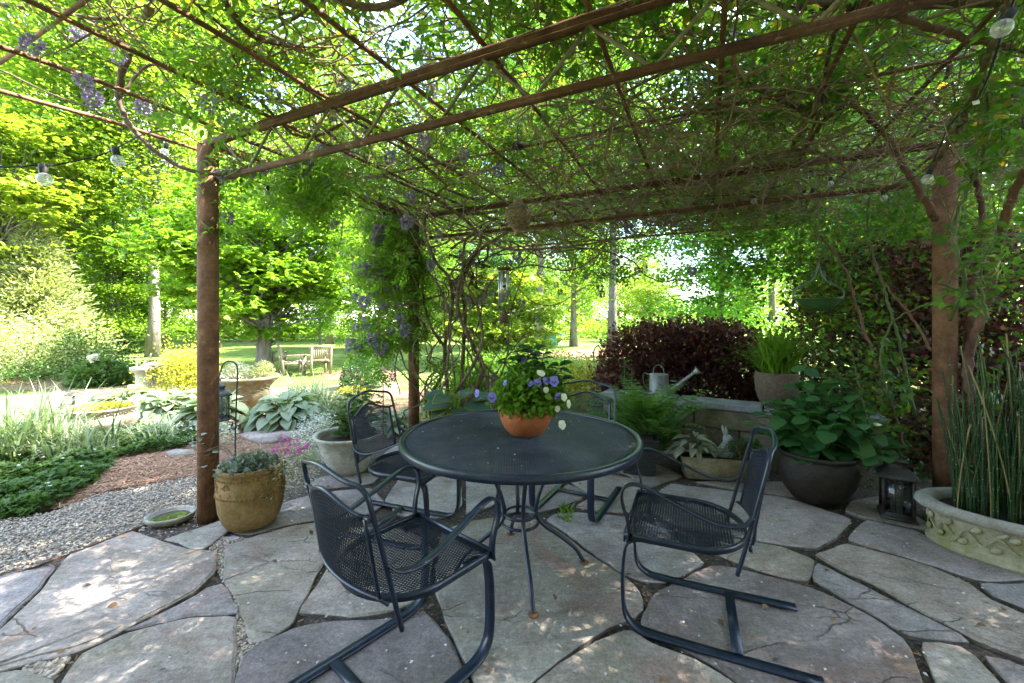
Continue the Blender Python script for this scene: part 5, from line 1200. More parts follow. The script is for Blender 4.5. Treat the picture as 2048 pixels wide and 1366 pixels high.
straps('strap_plant', 'largest grey green strap leaf clump at the left edge in front of the clay bowl', 55, 4.15, 420, .82, .017, .7, LM_strap, .32, .85, SG)
straps('strap_plant', 'grey green strap leaf clump between the clay bowl and the blue flower mat', 165, 4.2, 240, .46, .015, .8, LM_strap, .28, 1.0, SG)
straps('strap_plant', 'smaller strap leaf clump just right of the clay bowl', 310, 4.65, 110, .42, .014, .8, LM_strap, .18, 1.1, SG)
straps('strap_plant', 'few dark upright sword leaves in front of the clay bowl', 218, 4.35, 9, .62, .022, .15, LM_deep, .05, .15, SG)
straps('strap_plant', 'strap leaf clump at the far left edge behind the geraniums', -90, 4.3, 220, .66, .016, .7, LM_strap, .28, .9, SG)
straps('strap_plant', 'pale fountain of strap leaves behind the hosta clump', 615, 6.3, 420, .72, .018, .75, LM_strap, .32, 1.0, SG)
straps('strap_plant', 'pale strap leaves behind the lantern near the round planter', 420, 5.9, 200, .55, .016, .8, LM_strap, .25, 1.1, SG)
straps('strap_plant', 'strap leaf tuft on the right side of the hosta clump', 690, 6.0, 220, .55, .016, .8, LM_strap, .25, 1.1, SG)
HT = leaf_oval(.34, .12, .25)
def hosta(label, px, D, n, R_, h, S, mat=LM_hosta, w=.34, group='hosta clumps'):
    t = thing('hosta', label, 'hosta', gnd(px, D), group=group); mb = MB(); P = hosta_mb(mb, n, R_, h, S, w); mb.obj('leaves', mat, t)
    st = np.stack([P*[.1,.1,0], P*[.55,.55,.75], P], 1); MB().tubes(st, np.full((n,3), .005), 4).obj('stalk', LM_green, t); return t
hosta('broad clump of grey green hostas beside the stepping slab', 575, 5.55, 130, .62, .34, .23)
hosta('hosta clump left of the rusty post behind the white flower mat', 330, 5.7, 110, .60, .34, .24)
hosta('hosta clump directly behind the rusty post and hanging lantern', 425, 5.4, 90, .50, .36, .22)
hosta('farther pale hosta clump in front of the pedestal', 250, 6.9, 90, .60, .30, .26)
hosta('hosta clump behind the clay bowl towards the path', 350, 6.6, 90, .6, .3, .25)
hosta('small hosta behind the mesh chair beside the far post', 795, 5.1, 50, .34, .26, .17)
t = thing('variegated_hosta', 'large blue green hosta with yellow edged leaves behind the table', 'hosta', gnd(905, 4.15), group='hosta clumps')
big = leaf_oval(.36, .10, .25)
P = []; Dd = []; S_ = []
for k, (px, py, dx, dy, dz, s) in enumerate([(905,808,-1,-.5,.10,.30),(905,800,-.45,-.75,.25,.26),(915,796,.2,-.7,.3,.24),(930,810,.9,-.5,.10,.30),(918,818,.2,-1,-.05,.24),(945,802,.8,.1,.3,.24),(895,815,-.6,-.9,-.1,.22),(880,800,-.7,.5,.3,.24),(925,796,.3,.7,.35,.22),(938,822,.6,-.9,-.15,.20)]):
    q = wp(px, py, 4.1); P.append(q); Dd.append((dx, dy, dz)); S_.append(s)
loc = np.array(gnd(905, 4.15)); P = np.array(P) - loc; Dd = np.array(Dd, float); S_ = np.array(S_); fr = frames(Dd, np.array([0,-.3,1.]) + NR.normal(0,.1,(len(P),3)))
MB().inst(*big, P, fr, S_).obj('leaves', LM_bluehosta, t, True)
MB().inst(*leaf_oval(.405, .095, .265), P - fr[:,:,2]*.004 - fr[:,:,1]*.006, fr, S_*1.05).obj('leaf_margin', LM_gold, t, True)
MB().tubes(np.stack([P*[.08,.08,0], P*[.6,.6,.8], P], 1), np.full((len(P),3), .006), 5).obj('stalk', LM_green, t)
bush('golden_shrub', 'bright yellow leaved shrub behind the rusty post by the pedestal', 'shrub', gnd(365, 8.0), .55, .5, 1.0, 5600, L4W, .058, LM_gold, lumps=34)
bush('golden_cushion', 'low spreading golden cushion plant in front of the pedestal', 'shrub', gnd(262, 7.2), .65, .4, .24, 2000, L4W, .05, LM_gold, stems=6)
bush('pale_shrub', 'left pale flowering shrublet growing in the round stone planter', 'shrub', (gnd(478, 7.0)[0], 6.95, .32), .26, .25, .34, 1700, L4N, .05, LM_silver, group='shrublets in the round planter')
bush('pale_shrub', 'right pinkish shrublet growing in the round stone planter', 'shrub', (gnd(522, 7.0)[0], 7.05, .32), .22, .22, .36, 1500, L4N, .045, LM_jun, group='shrublets in the round planter')
bush('golden_shrub', 'golden green shrub behind the pansy pot on the table', 'shrub', gnd(1165, 6.3), .48, .40, .78, 3400, L4W, .05, LM_gold, lumps=22)
bush('pale_flower_shrub', 'tall pale yellow flowering plant beside the purple hedge', 'shrub', gnd(1205, 7.2), .36, .3, .98, 2600, L4N, .07, leafm('pale_yellow_leaf', (.22,.24,.07), (.40,.38,.16), .4), lumps=16)
bush('boxwood_ball', 'round dark green boxwood under the hanging wisteria at the lawn edge', 'shrub', gnd(722, 10.0), .50, .50, .82, 3400, L4W, .06, LM_deep)
bush('yellow_perennial', 'small yellow green perennial below the boxwood', 'plant', gnd(705, 8.6), .4, .3, .22, 900, L4W, .06, LM_gold, stems=5)
t = bush('peony', 'leafy peony with one white bloom at the edge of the lawn', 'flowering plant', gnd(200, 10.4), .6, .5, .62, 1500, PAL, .16, LM_green)
scatter(MB(), leaf_oval(.5,.1,.1), np.array([.10,-.3,.68]) + NR.normal(0,.03,(40,3)), np.full(40,.10), .6, .5, .5).obj('bloom', LM_white, t)
t = bush('rose_plant', 'green rose plant with a pale pink bloom left of the pansies', 'flowering plant', gnd(955, 5.6), .42, .3, .84, 1500, ROSE, .11, LM_wfresh)
scatter(MB(), leaf_oval(.5,.1,.1), np.array([.0,-.2,.90]) + NR.normal(0,.014,(40,3)), np.full(40,.055), .6, .5, .5).obj('bloom', LM_cream, t)
# purple loropetalum
bush('loropetalum', 'dense purple leaved loropetalum hedge behind the stone wall and watering can', 'hedge', (2.28, 5.35, -.1), 1.16, .50, 1.40, 34000, L4W, .060, LM_lor, fill=.45, box=.55, stems=26)
bush('loropetalum', 'dark purple loropetalum filling the right side behind the rusty post', 'hedge', (4.45, 4.3, -.1), 1.40, .70, 2.30, 34000, L4W, .070, LM_lor, fill=.55, box=.65, stems=26)
bush('understory_shrub', 'small leaved dark shrub between the wall and the right post', 'shrub', (3.15, 3.75, -.05), .55, .35, 1.05, 3600, L4W, .040, LM_deep, fill=.9, stems=16, lumps=40)

# ------------------------------------------------------------------ trees
def crown_mb(mb, n_clump, per, ctr, rad, S, tpl=L4W, flat=.35, csz=1.0, zmean=-.1, skip=0., upj=.45):
    d = norm(NR.normal(size=(n_clump,3))); r = NR.random(n_clump)**.45; C = np.asarray(ctr) + d*r[:,None]*np.asarray(rad)
    C += NR.normal(0, .25*csz, C.shape)
    P = (C[:,None] + NR.normal(0, 1, (n_clump,per,3))*np.array([csz,csz,csz*flat])*NR.uniform(.5,1.2,(n_clump,1,1))).reshape(-1,3)
    scatter(mb, tpl, P, S*NR.uniform(.6,1.2,len(P)), zmean, .35, upj); return C
def tree(name, label, loc, h, r, clear, rad, n_clump, per, S, mat, flat=.35, csz=1., group=None, bark=M_trunk, z_mid=None, lean=.0, fork=False, cat='tree', tpl=L4W):
    t = thing(name, label, cat, loc, group=group)
    zt = np.linspace(-.25, h, 9); wob = np.cumsum(NR.normal(0, .02*h/9 + lean, (9,2)), 0); wob[0] = 0
    T = np.c_[wob, zt]; rr = r*(1 - .85*np.linspace(0,1,9)); rr[0] *= 1.5; mb = MB().tube(T, rr, 10)
    zm = z_mid or (clear + h)/2; cm = MB(); C = crown_mb(cm, n_clump, per, (0,0,zm), (rad, rad, (h - clear)/2), S, tpl, flat, csz)
    base = np.stack([np.interp(C[:,2]*.72, zt, T[:,k]) for k in range(2)] + [np.maximum(C[:,2]*.72 - .2, clear*.8)], 1)
    K = np.linspace(0, 1, 5)[None,:,None]; L_ = base[:,None]*(1-K) + C[:,None]*K; L_[:,1:4] += NR.normal(0, .12, (len(C),3,3))
    mb.tubes(L_, r*np.array([.26,.2,.14,.09,.04])[None]*NR.uniform(.6,1.2,(len(C),1)), 5)
    mb.obj('trunk', bark, t, True); cm.obj('crown', mat, t); return t
protoA = tree('oak_tree', 'x', (0,0,0), 20, .26, 2.2, 4.4, 120, 330, .20, LM_tree, .5, 1.0, 'tall trees of the woodland edge')
protoB = tree('oak_tree', 'x', (0,0,0), 22, .22, 7.0, 3.6, 80, 340, .20, LM_tree, .55, .95, 'tall trees of the woodland edge')
protoC = tree('young_tree', 'x', (0,0,0), 11, .12, 1.2, 2.9, 80, 320, .16, LM_tree, .28, .8, 'tall trees of the woodland edge')
PR = [protoA, protoB, protoC]; used = [False]*3
def place(k, px, D, s, label):
    loc = ((px - CX)/F*D, D, float(terr(0, D)) - .05)
    sc = (s*U(.9,1.15), s*U(.9,1.15), s)
    if not used[k]: PR[k].location = loc; PR[k].scale = sc; PR[k].rotation_euler.z = U(0,6); PR[k]['label'] = label; used[k] = True
    else: dup(PR[k], loc, U(0, 2*PI), label, sc)
LT = [(0,-330,24,1.,'tall woodland tree beyond the left edge of the lawn'),(1,-120,21,1.05,'tall tree cropped by the left picture edge above the junipers'),(0,40,26,1.05,'broad tree rising behind the pale juniper at far left'),
      (1,140,17.5,.95,'pale trunked tree standing above the juniper at left'),(2,225,19,.8,'young tree above the dark cedar left of the post'),(1,305,19,.95,'tall tree with its base at the woodland edge left of the rusty post'),
      (0,415,33,1.1,'broad tree directly behind the rusty post'),(2,330,22,.72,'young layered tree left of the rusty post'),(0,560,36,1.0,'broad tree behind the small maple'),(1,660,30,1.0,'slim tree behind the right side of the maple'),
      (2,760,24,.9,'young tree behind the wisteria covered far post'),(0,850,36,1.0,'broad woodland tree beyond the far post'),(1,930,40,1.0,'tall tree behind the hanging wisteria stems'),
      (1,1080,24.5,.95,'dark trunked lawn tree beside the teal feeder'),(0,1147,27.5,.85,'lawn tree with flared trunk right of the teal feeder'),(1,1226,19,.9,'thick grey trunked tree at the left end of the purple hedge'),
      (2,1050,36,.8,'young tree beyond the sunny lawn strip'),(2,1105,34,.62,'thin sapling trunk between the lawn trees'),(2,1300,34,.62,'low tree seen over the purple hedge'),(2,1500,30,.56,'small tree right of the patch of cloud'),
      (1,1542,17,.62,'pale slim trunk standing behind the potted grass'),(0,1720,24,.8,'broad tree behind the hanging green bowl'),(0,1900,28,.9,'broad tree behind the right rusty post'),(1,2080,22,.9,'tall tree at the right picture edge'),(0,2300,24,1.,'woodland tree beyond the right edge'),
      (2,1250,44,.75,'far tree above the left end of the hedge'),(2,985,27,.7,'young tree behind the wind chime'),(0,200,40,1.1,'distant woodland tree between the left trunks'),(0,500,48,1.15,'distant woodland tree behind the maple crown'),(0,720,46,1.1,'distant woodland tree left of the far post'),(0,60,42,1.15,'distant tree behind the left juniper'),(2,640,26,.55,'low tree behind the wooden armchairs'),(2,440,26,.5,'low understory tree beside the rusty post'),(1,-60,34,1.1,'distant tall tree at far left'),(0,350,52,1.1,'distant woodland tree above the young layered tree'),(0,860,54,1.05,'distant tree behind the far vine covered post'),(0,1010,56,1.0,'distant tree behind the wind chime'),(0,1180,58,.95,'distant tree between the two lawn trunks'),(0,1290,60,.8,'distant tree over the left half of the hedge'),(0,1600,38,.75,'leafy tree seen behind the hanging bowl'),(2,1660,26,.9,'young tree seen through the rose canes'),(2,1820,22,.95,'young tree left of the right rusty post'),(2,1150,40,.8,'young tree beyond the teal feeder'),(2,880,30,.75,'young tree behind the twisted stems'),(2,1345,42,.55,'small tree left of the patch of cloud'),(2,1420,50,.5,'small distant tree under the patch of cloud'),(2,1475,40,.62,'small tree behind the right end of the hedge')]
for a in LT: place(*a)
def place_at(k, x, y, s, label):
    loc = (x, y, float(terr(0, y)) - .05); dup(PR[k], loc, U(0, 2*PI), label, (s*1.15, s*1.15, s))
for a in [(1,11.5,8.5,.9,'tall slim shade tree added past the right edge behind the rose'),(0,15.5,5.5,1.05,'broad unseen tree added farther right to shade the patio'),(2,9.0,9.5,.95,'young tree behind the dark loropetalum at right'),(2,6.6,13.0,.8,'young leafy tree between the potted grass and the right post')]: place_at(*a)  # first two trees are added past the right edge to shade the patio
def layered(name, label, loc, h, rad, n, per, S, mat, clear, r=.15, csz=.5): return tree(name, label, loc, h, r, clear, rad, n, per, S, mat, .26, csz, bark=M_trunk, tpl=PAL, lean=.01)
layered('maple_tree', 'spreading green maple shading the wooden armchairs', gnd(527, 13.0), 6.4, 2.9, 120, 120, .19, LM_maple, .95, .23, .5)
layered('maple_tree', 'low lime yellow maple with drooping crown behind the wind chime', gnd(985, 15.5), 3.7, 2.3, 62, 110, .20, LM_lime, .25, .12, .5)
layered('maple_tree', 'lime green maple at the left picture edge in full sun', gnd(-20, 15.0), 9.5, 3.0, 90, 110, .20, LM_lime, 3.2, .16, .6)
def conifer(name, label, loc, h, rad, n, S, mat):
    t = thing(name, label, 'conifer', loc); nl = int(n/26); z = NR.random(nl)**1.25*h; a = NR.uniform(0, 2*PI, nl); L_ = rad*(1 - z/h)**.75*NR.uniform(.55,1.12,nl) + .12
    k = NR.random((nl,26)); P = np.stack([np.cos(a)[:,None]*L_[:,None]*k, np.sin(a)[:,None]*L_[:,None]*k, z[:,None] + L_[:,None]*(.28*k - .18*k**3)], -1) + NR.normal(0,.09,(nl,26,3))
    d = np.stack([np.cos(a), np.sin(a), np.full(nl,.45)], 1)[:,None] + NR.normal(0,.55,(nl,26,3))
    MB().inst(*L4N, P.reshape(-1,3), frames(d.reshape(-1,3), NR.normal(size=(nl*26,3))), S*NR.uniform(.6,1.3,nl*26)).obj('crown', mat, t)
    mb = MB().tube([(0,0,-.2),(0,0,h*.9)], np.array([.09,.02]), 7); e = np.stack([np.cos(a)*L_*.8, np.sin(a)*L_*.8, z + L_*.18], 1)[:120]; mb.tubes(np.stack([e*[0,0,1] , e*[.5,.5,1], e], 1), np.array([[.015,.01,.004]])*np.ones((len(e),1)), 4); mb.obj('trunk', M_bark, t); return t
conifer('juniper', 'feathery pale grey green juniper at the left edge of the lawn', gnd(70, 15.5), 5.2, 2.3, 26000, .20, LM_jun)
conifer('juniper', 'low pale juniper cropped by the left picture edge', gnd(-90, 13.5), 3.6, 1.9, 16000, .17, LM_jun)
conifer('cedar', 'dark green conical cedar between the juniper and the rusty post', gnd(228, 21), 5.0, 2.2, 18000, .22, LM_jun2)
bush('azalea', 'twiggy light leaved azalea in front of the left juniper', 'shrub', gnd(40, 11.8), 1.5, 1.0, 1.35, 5200, L4W, .085, LM_jun, lumps=60, stems=40, stemmat=M_bark)
bush('azalea', 'rounded green shrub at the foot of the juniper beside the lawn', 'shrub', gnd(170, 12.6), 1.0, .8, 1.15, 3800, L4W, .085, LM_green, lumps=40, stems=20)
def mass(name, n, x0, x1, y0, y1, top, S, mat):
    x = NR.uniform(x0, x1, n); y = NR.uniform(y0, y1, n); z = NR.random(n)**.9 * top(x, y)*(.75 + .25*np.sin(x*.9)*np.cos(x*.37 + 1)) ; scatter(MB(), L4W, np.c_[x, y, z - .2], S*NR.uniform(.6,1.3,n), -.1, .4, .5).obj(name, mat)['kind'] = 'stuff'
mass('woodland_undergrowth', 26000, -48, 10, 33, 46, lambda x, y: 2.6 + 0*x, .26, LM_tree)
mass('distant_woods', 52000, -95, 95, 60, 78, lambda x, y: np.where((x/y*F + CX > 1320) & (x/y*F + CX < 1475), 5.5, np.where(x/y*F + CX < 1150, 15., 11.)), .55, LM_tree)
mass('distant_woods', 9000, 8, 60, 40, 58, lambda x, y: 3.0 + 0*x, .32, LM_tree)

# ------------------------------------------------------------------ wisteria on the pergola
def TS(t, s, z): return np.stack([PL[0] + d1[0]*t + d2[0]*s, PL[1] + d1[1]*t + d2[1]*s, z + 0*t], -1)
wv = thing('wisteria', 'old twisting wisteria with purple flower clusters covering the pergola', 'climbing plant', (PF[0] + .15, PF[1] + .05, 0))
def wobj(mb, name, mat, smooth=False): return mb.obj(name, mat, wv, smooth, True)
def vine(path, r0, r1, mat=M_bark, wob=.012, name='stem', n=9):
    C = spline([wp(*q) for q in path], n); C[1:-1] += np.cumsum(NR.normal(0, wob*.35, (len(C)-2,3)), 0)*.35; 
    rr = np.linspace(r0, r1, len(C))*(1 + .12*np.sin(np.arange(len(C))*1.7)); return wobj(MB().tube(C, rr, 8), name, mat, True)
VN = [
 ([(905,850,4.75),(940,800,4.7),(965,740,4.65),(945,690,4.6),(915,620,4.55),(925,540,4.5),(960,480,4.4),(900,420,4.2),(830,380,4.0),(760,350,3.6)],.030,.014),
 ([(880,860,4.8),(895,790,4.8),(890,700,4.75),(905,620,4.7),(900,560,4.6),(870,520,4.5),(850,450,4.4),(880,390,4.2),(960,340,3.8)],.024,.012),
 ([(930,860,4.75),(925,760,4.7),(930,640,4.65),(925,560,4.6),(960,500,4.5),(1040,450,4.2),(1120,410,3.9)],.026,.012),
 ([(870,870,4.85),(860,800,4.85),(895,720,4.8),(860,650,4.75),(845,590,4.8),(845,520,4.75),(820,470,4.7),(800,430,4.4)],.020,.012),
 ([(990,760,4.7),(955,740,4.6),(930,690,4.6),(885,672,4.6),(838,660,4.7),(812,690,4.7),(830,690,4.5)],.012,.008),
 ([(845,870,4.7),(900,800,4.6),(960,700,4.55),(955,620,4.5),(925,550,4.5),(940,470,4.4),(1010,500,4.3),(1090,500,4.2),(1180,490,4.0),(1290,470,3.8)],.018,.010),
 ([(800,700,4.6),(815,740,4.6),(850,740,4.6),(860,690,4.6),(810,685,4.55),(790,740,4.6),(800,790,4.6)],.010,.006),
 ([(838,480,4.6),(860,495,4.5),(900,480,4.3),(870,460,4.3)],.014,.010),
 ([(755,378,4.0),(758,400,4.1),(775,395,4.15),(800,430,4.4),(825,460,4.6)],.017,.013),
 ([(862,390,3.9),(858,430,3.9),(890,460,3.9),(940,460,3.9),(985,440,3.8)],.011,.008),
 ([(840,540,4.65),(870,560,4.6),(900,640,4.6),(893,760,4.6),(905,850,4.7)],.014,.012),
 ([(1000,760,4.7),(970,730,4.6),(945,700,4.6),(960,640,4.55),(985,560,4.5),(1060,530,4.4),(1140,540,4.3),(1210,500,4.1)],.012,.007),
 ([(1010,545,4.3),(1060,600,4.3),(1110,610,4.3),(1160,580,4.3),(1200,560,4.2)],.006,.004),
 ([(820,480,4.7),(760,560,4.7),(720,610,4.6),(690,640,4.6)],.007,.004),
 ([(830,530,4.7),(780,640,4.7),(740,680,4.6),(700,700,4.6)],.007,.004),
 ([(810,200,2.6),(700,240,2.7),(600,270,2.8),(500,180,2.5),(430,130,2.4),(270,90,2.3)],.012,.009),
 ([(300,10,2.0),(280,50,2.2),(255,110,2.35),(240,165,2.45),(240,200,2.5),(262,250,2.55),(310,300,2.6),(380,340,2.65),(445,350,2.7),(500,330,2.75)],.022,.010),
 ([(0,8,2.0),(100,18,2.0),(200,30,2.05),(330,38,2.1),(460,70,2.3),(560,120,2.4)],.010,.007),
 ([(240,90,2.4),(330,95,2.4),(430,150,2.5),(560,200,2.6),(640,250,2.8),(700,300,3.0)],.014,.010),
 ([(0,140,2.2),(110,190,2.3),(230,230,2.4),(380,260,2.5)],.005,.003),
 ([(240,190,2.45),(300,130,2.5),(350,145,2.5),(400,130,2.5)],.010,.006),
]
for k in range(22):
    t0_, s0_ = U(.2,4.6), U(-1.6,4.2); a_ = U(0,2*PI); P = [];
    for q in range(9): P.append((t0_, s0_)); a_ += U(-.45,.45); t0_ += .38*math.cos(a_); s0_ += .38*math.sin(a_)
    P = np.array(P); C = spline(TS(np.clip(P[:,0],-.2,5.2), np.clip(P[:,1],-2,4.5), ZT + .10 + NR.uniform(-.04,.22,9)), 8)
    wobj(MB().tube(C, np.linspace(U(.014,.026), .007, len(C)), 7), 'stem', M_bark, True)
for k in range(30):
    x0 = U(835, 985); y0 = U(800, 880) if k < 18 else U(480, 620); P = [(x0, y0, U(4.6, 4.85))]; x, y = x0, y0
    for q in range(7): x += rnd.gauss(0, 26) + (6 if k >= 18 else 0); y -= U(15, 75) if k < 18 else U(-30, 30); P.append((x, y, U(4.4, 4.85)))
    VN.append((P, U(.006, .015), .004))
for k in range(26):
    x, y, D_ = U(850, 1250), U(380, 520), U(3.6, 4.6); P = [(x, y, D_)]; a_ = U(0, 2*PI)
    for q in range(7): a_ += U(-.7, .7); x += 40*math.cos(a_); y += 24*math.sin(a_); P.append((x, min(y, 560), D_ + U(-.1, .1)))
    VN.append((P, U(.004, .009), .003))
for v in VN: vine(*v)
def twig_batch(n, tr, sr, zr, L, r, k=8, turn=.35, dens=None, sag=.0):
    t = NR.uniform(*tr, n*3); s = NR.uniform(*sr, n*3)
    if dens is not None: kp = NR.random(n*3) < dens(t, s); t, s = t[kp][:n], s[kp][:n]
    else: t, s = t[:n], s[:n]
    n = len(t); z0 = NR.uniform(*zr, n); z0 = np.where(s < .45, np.maximum(z0, ZT + .07 + .25*NR.random(n)), z0)
    P = np.zeros((n,k,3)); P[:,0] = TS(t, s, z0); d = rand_dirs(n, 0, .25); ln = L*NR.uniform(.5,1.3,n)/k
    for i in range(1, k):
        d = norm(d + NR.normal(0, turn, (n,3))*[1,1,.6] + [0,0,-sag]); P[:,i] = P[:,i-1] + d*ln[:,None]
        near = ((P[:,i] - [PL[0],PL[1],0])@np.array([d2[0],d2[1],0])) < .35; P[:,i,2] = np.where(near, np.maximum(P[:,i,2], ZT + .05), P[:,i,2])
    return P, np.linspace(1,.45,k)[None]*r*NR.uniform(.6,1.4,(n,1))
def wdens(t, s):
    d = np.where(s > -.05, 1., np.where(t > .35, 1., .04)); return d*np.where((t < .15) & (s < 1.2), .35, 1)
P, R_ = twig_batch(1600, (-.3,4.0), (-2,4.5), (ZT-.10, ZT+.26), .95, .0055, dens=wdens); o = wobj(MB().tubes(P, R_, 3), 'twigs', M_twig); o['kind'] = 'stuff'
def wcanopy(n, tr, sr, zr, S, tpl, dens, zmean=-.25):
    t = NR.uniform(*tr, n*4); s = NR.uniform(*sr, n*4); cl = .5 + .5*np.sin(t*2.9 + 1.1*np.sin(s*2.1))*np.cos(s*2.6 + .7*np.sin(t*3.3))
    kp = NR.random(n*4) < dens(t, s)*(.25 + .75*cl); t, s = t[kp][:n], s[kp][:n]; m = len(t); z = zr[0] + (zr[1]-zr[0])*NR.random(m)
    return scatter(MB(), tpl, TS(t, s, z), S*NR.uniform(.6,1.2,m), zmean, .4, .6)
wobj(wcanopy(11000, (-.35,4.1), (-2.2,4.6), (ZT+.10, ZT+.60), .17, WIST, wdens), 'leaves', LM_wist)
# hanging sprays: around the far post, along the left truss and the back edge
def pxcloud(spec):
    P = []
    for (x0, x1, y0, y1, D0, D1, n) in spec:
        for _ in range(n): P.append(wp(x0 + (x1-x0)*rnd.gauss(.5,.22), y0 + (y1-y0)*rnd.random(), U(D0, D1)))
    return np.array(P)
P = pxcloud([(690,860,390,560,4.4,5.2,520),(700,850,540,700,4.5,5.0,300),(690,800,640,760,4.5,5.0,140),(785,870,460,690,4.6,4.95,330),(700,850,400,560,4.4,5.0,300),(400,520,290,360,2.7,3.0,40),(410,480,400,470,2.75,2.9,16),(480,760,300,400,2.8,4.0,420),(860,1080,500,640,4.5,5.2,130),(1060,1340,460,560,4.4,5.4,170),(820,960,700,860,4.5,5.0,110),(520,680,360,440,3.0,3.8,120),(280,520,20,240,2.0,2.7,110)])
wobj(scatter(MB(), WIST, P, .19*NR.uniform(.6,1.15,len(P)), -.55, .45, .6), 'hanging_leaves', LM_wfresh)
n = len(P)//3; Q = P[::3]; tw = np.stack([Q, Q + NR.normal(0,.06,Q.shape) + [0,0,.08], Q + NR.normal(0,.1,Q.shape) + [0,0,.2]], 1); o = wobj(MB().tubes(tw, np.full(tw.shape[:2], .002), 3), 'hanging_twigs', M_twig); o['kind'] = 'stuff'
fm = flower_head('wist').mesh('flower_cluster', LM_wflower)
FL = [(72,77,1.75,1.0),(155,55,2.1,1),(165,150,2.1,1),(190,185,2.2,1),(286,203,2.5,.9),(240,98,2.3,.9),(420,195,2.5,1.1),(482,192,2.5,.9),(450,238,2.6,.8),(472,230,2.6,.8),(455,165,2.5,1),(440,338,2.75,.9),(464,336,2.75,.9),(590,330,2.9,1),(612,345,2.9,1),(655,350,3.0,1),(780,303,3.2,.9),(730,250,3,.9),(455,425,2.8,.9),(620,320,2.9,.9),(598,395,3,.8),(505,340,2.8,.7),(545,180,2.5,.9),(865,170,2.6,1),(845,95,2.4,1.1),(515,90,2.2,1),(665,215,2.6,1),(690,160,2.5,1),(530,330,2.8,.8),(670,440,3.5,.8),
 (730,380,4.2,1.2),(822,385,4.1,1.4),(818,432,4.2,1.6),(762,450,4.5,1.8),(755,470,4.5,1.6),(710,528,4.5,1.2),(726,530,4.5,1.5),(742,530,4.5,1.7),(760,540,4.5,1.5),(706,526,4.6,.8),(744,552,4.6,1.0),(762,556,4.6,.9),(793,567,4.6,1),(732,594,4.5,1.6),(749,582,4.6,1),(711,587,4.6,.8),(726,614,4.6,.8),(730,635,4.6,.9),(713,648,4.6,1.1),(734,648,4.6,1.1),(703,677,4.6,1),(718,688,4.6,1.1),(698,688,4.6,.9),(745,668,4.5,1.1),(758,685,4.5,1.5),(810,648,4.5,1.5),(800,628,4.5,1.2),(785,655,4.6,1.0),(786,747,4.5,1.0),(770,605,4.6,1.3),(775,575,4.6,1),(800,605,4.6,1),(862,496,4.5,1.2),(863,520,4.5,1.3),(890,608,4.7,1),(912,588,4.7,1.1),(938,592,4.7,1.2),(960,595,4.7,1),(970,585,4.8,1),(985,580,4.8,1),(975,566,4.8,1),(905,560,4.7,1),(945,515,4.6,1),(955,502,4.6,.9),(995,480,4.5,.9),(1035,500,4.6,1.2),(1040,515,4.6,1.2),(1112,565,4.8,.8),(1120,580,4.8,.8),(1200,570,4.8,.9),(1203,582,4.8,.9),(1045,600,4.9,1),(1072,630,4.9,.9),(1185,520,4.8,.9),(1232,518,4.8,1),(1275,535,4.8,1.1),(1290,530,4.8,.9),(1170,548,4.8,.8),(1130,560,4.8,.8),(1385,535,4.4,1),(1255,450,4.2,.9),(1015,520,4.6,1),(925,500,4.5,1.1),(880,470,4.4,1.1),(700,300,3.2,1),(640,290,3,1),(1000,330,3.2,.9),(930,300,3,.9),(850,270,2.9,1),(1270,310,3.0,.8)]
for px, py, D, s in FL:
    o = link('flower_cluster', fm, wv, True); o.location = Vector(wp(px, py, D)) ; k = .072*s*U(.85,1.15); o.scale = (k, k, k*U(.8,1.15)); o.rotation_euler = (U(-.35,.35), U(-.35,.35), U(0,6))

# ------------------------------------------------------------------ climbing rose on the right
rv = thing('climbing_rose', 'rampant climbing rose of thorny canes and dense twigs over the right half of the pergola', 'climbing plant', (3.45, 2.75, 0))
def robj(mb, name, mat, smooth=False): return mb.obj(name, mat, rv, smooth, True)
M_cane = solid('red_brown_cane', [(.3,(.075,.032,.02)),(.6,(.16,.085,.055)),(.8,(.24,.17,.11))], 14, .8, .7, 60, stretch=(1,1,.3))
M_gcane = solid('green_cane', [(.3,(.045,.07,.02)),(.7,(.10,.14,.04))], 10, .6, .3, 60)
def cane(path, r0, r1, mat, thorns=0):
    C = spline([wp(*q) for q in path], 9); C[1:-1] += NR.normal(0,.004,(len(C)-2,3)); rr = np.linspace(r0, r1, len(C)); mb = MB().tube(C, rr*(1 + .1*np.sin(np.arange(len(C))*2.3)), 8)
    if thorns:
        j = NR.integers(0, len(C)-1, thorns); f_ = NR.random(thorns)[:,None]; P = C[j]*(1-f_) + C[j+1]*f_; d = rand_dirs(thorns, -.1, .3)
        mb.inst(np.array([[-.3,0,0],[.3,0,0],[0,1,-.2],[0,0,.3]]), np.array([[0,1,2],[1,3,2],[3,0,2]]), P, frames(d, (0,0,1)), NR.uniform(.010,.018,thorns) + r0*.3)
    return robj(mb, 'cane', mat, True)
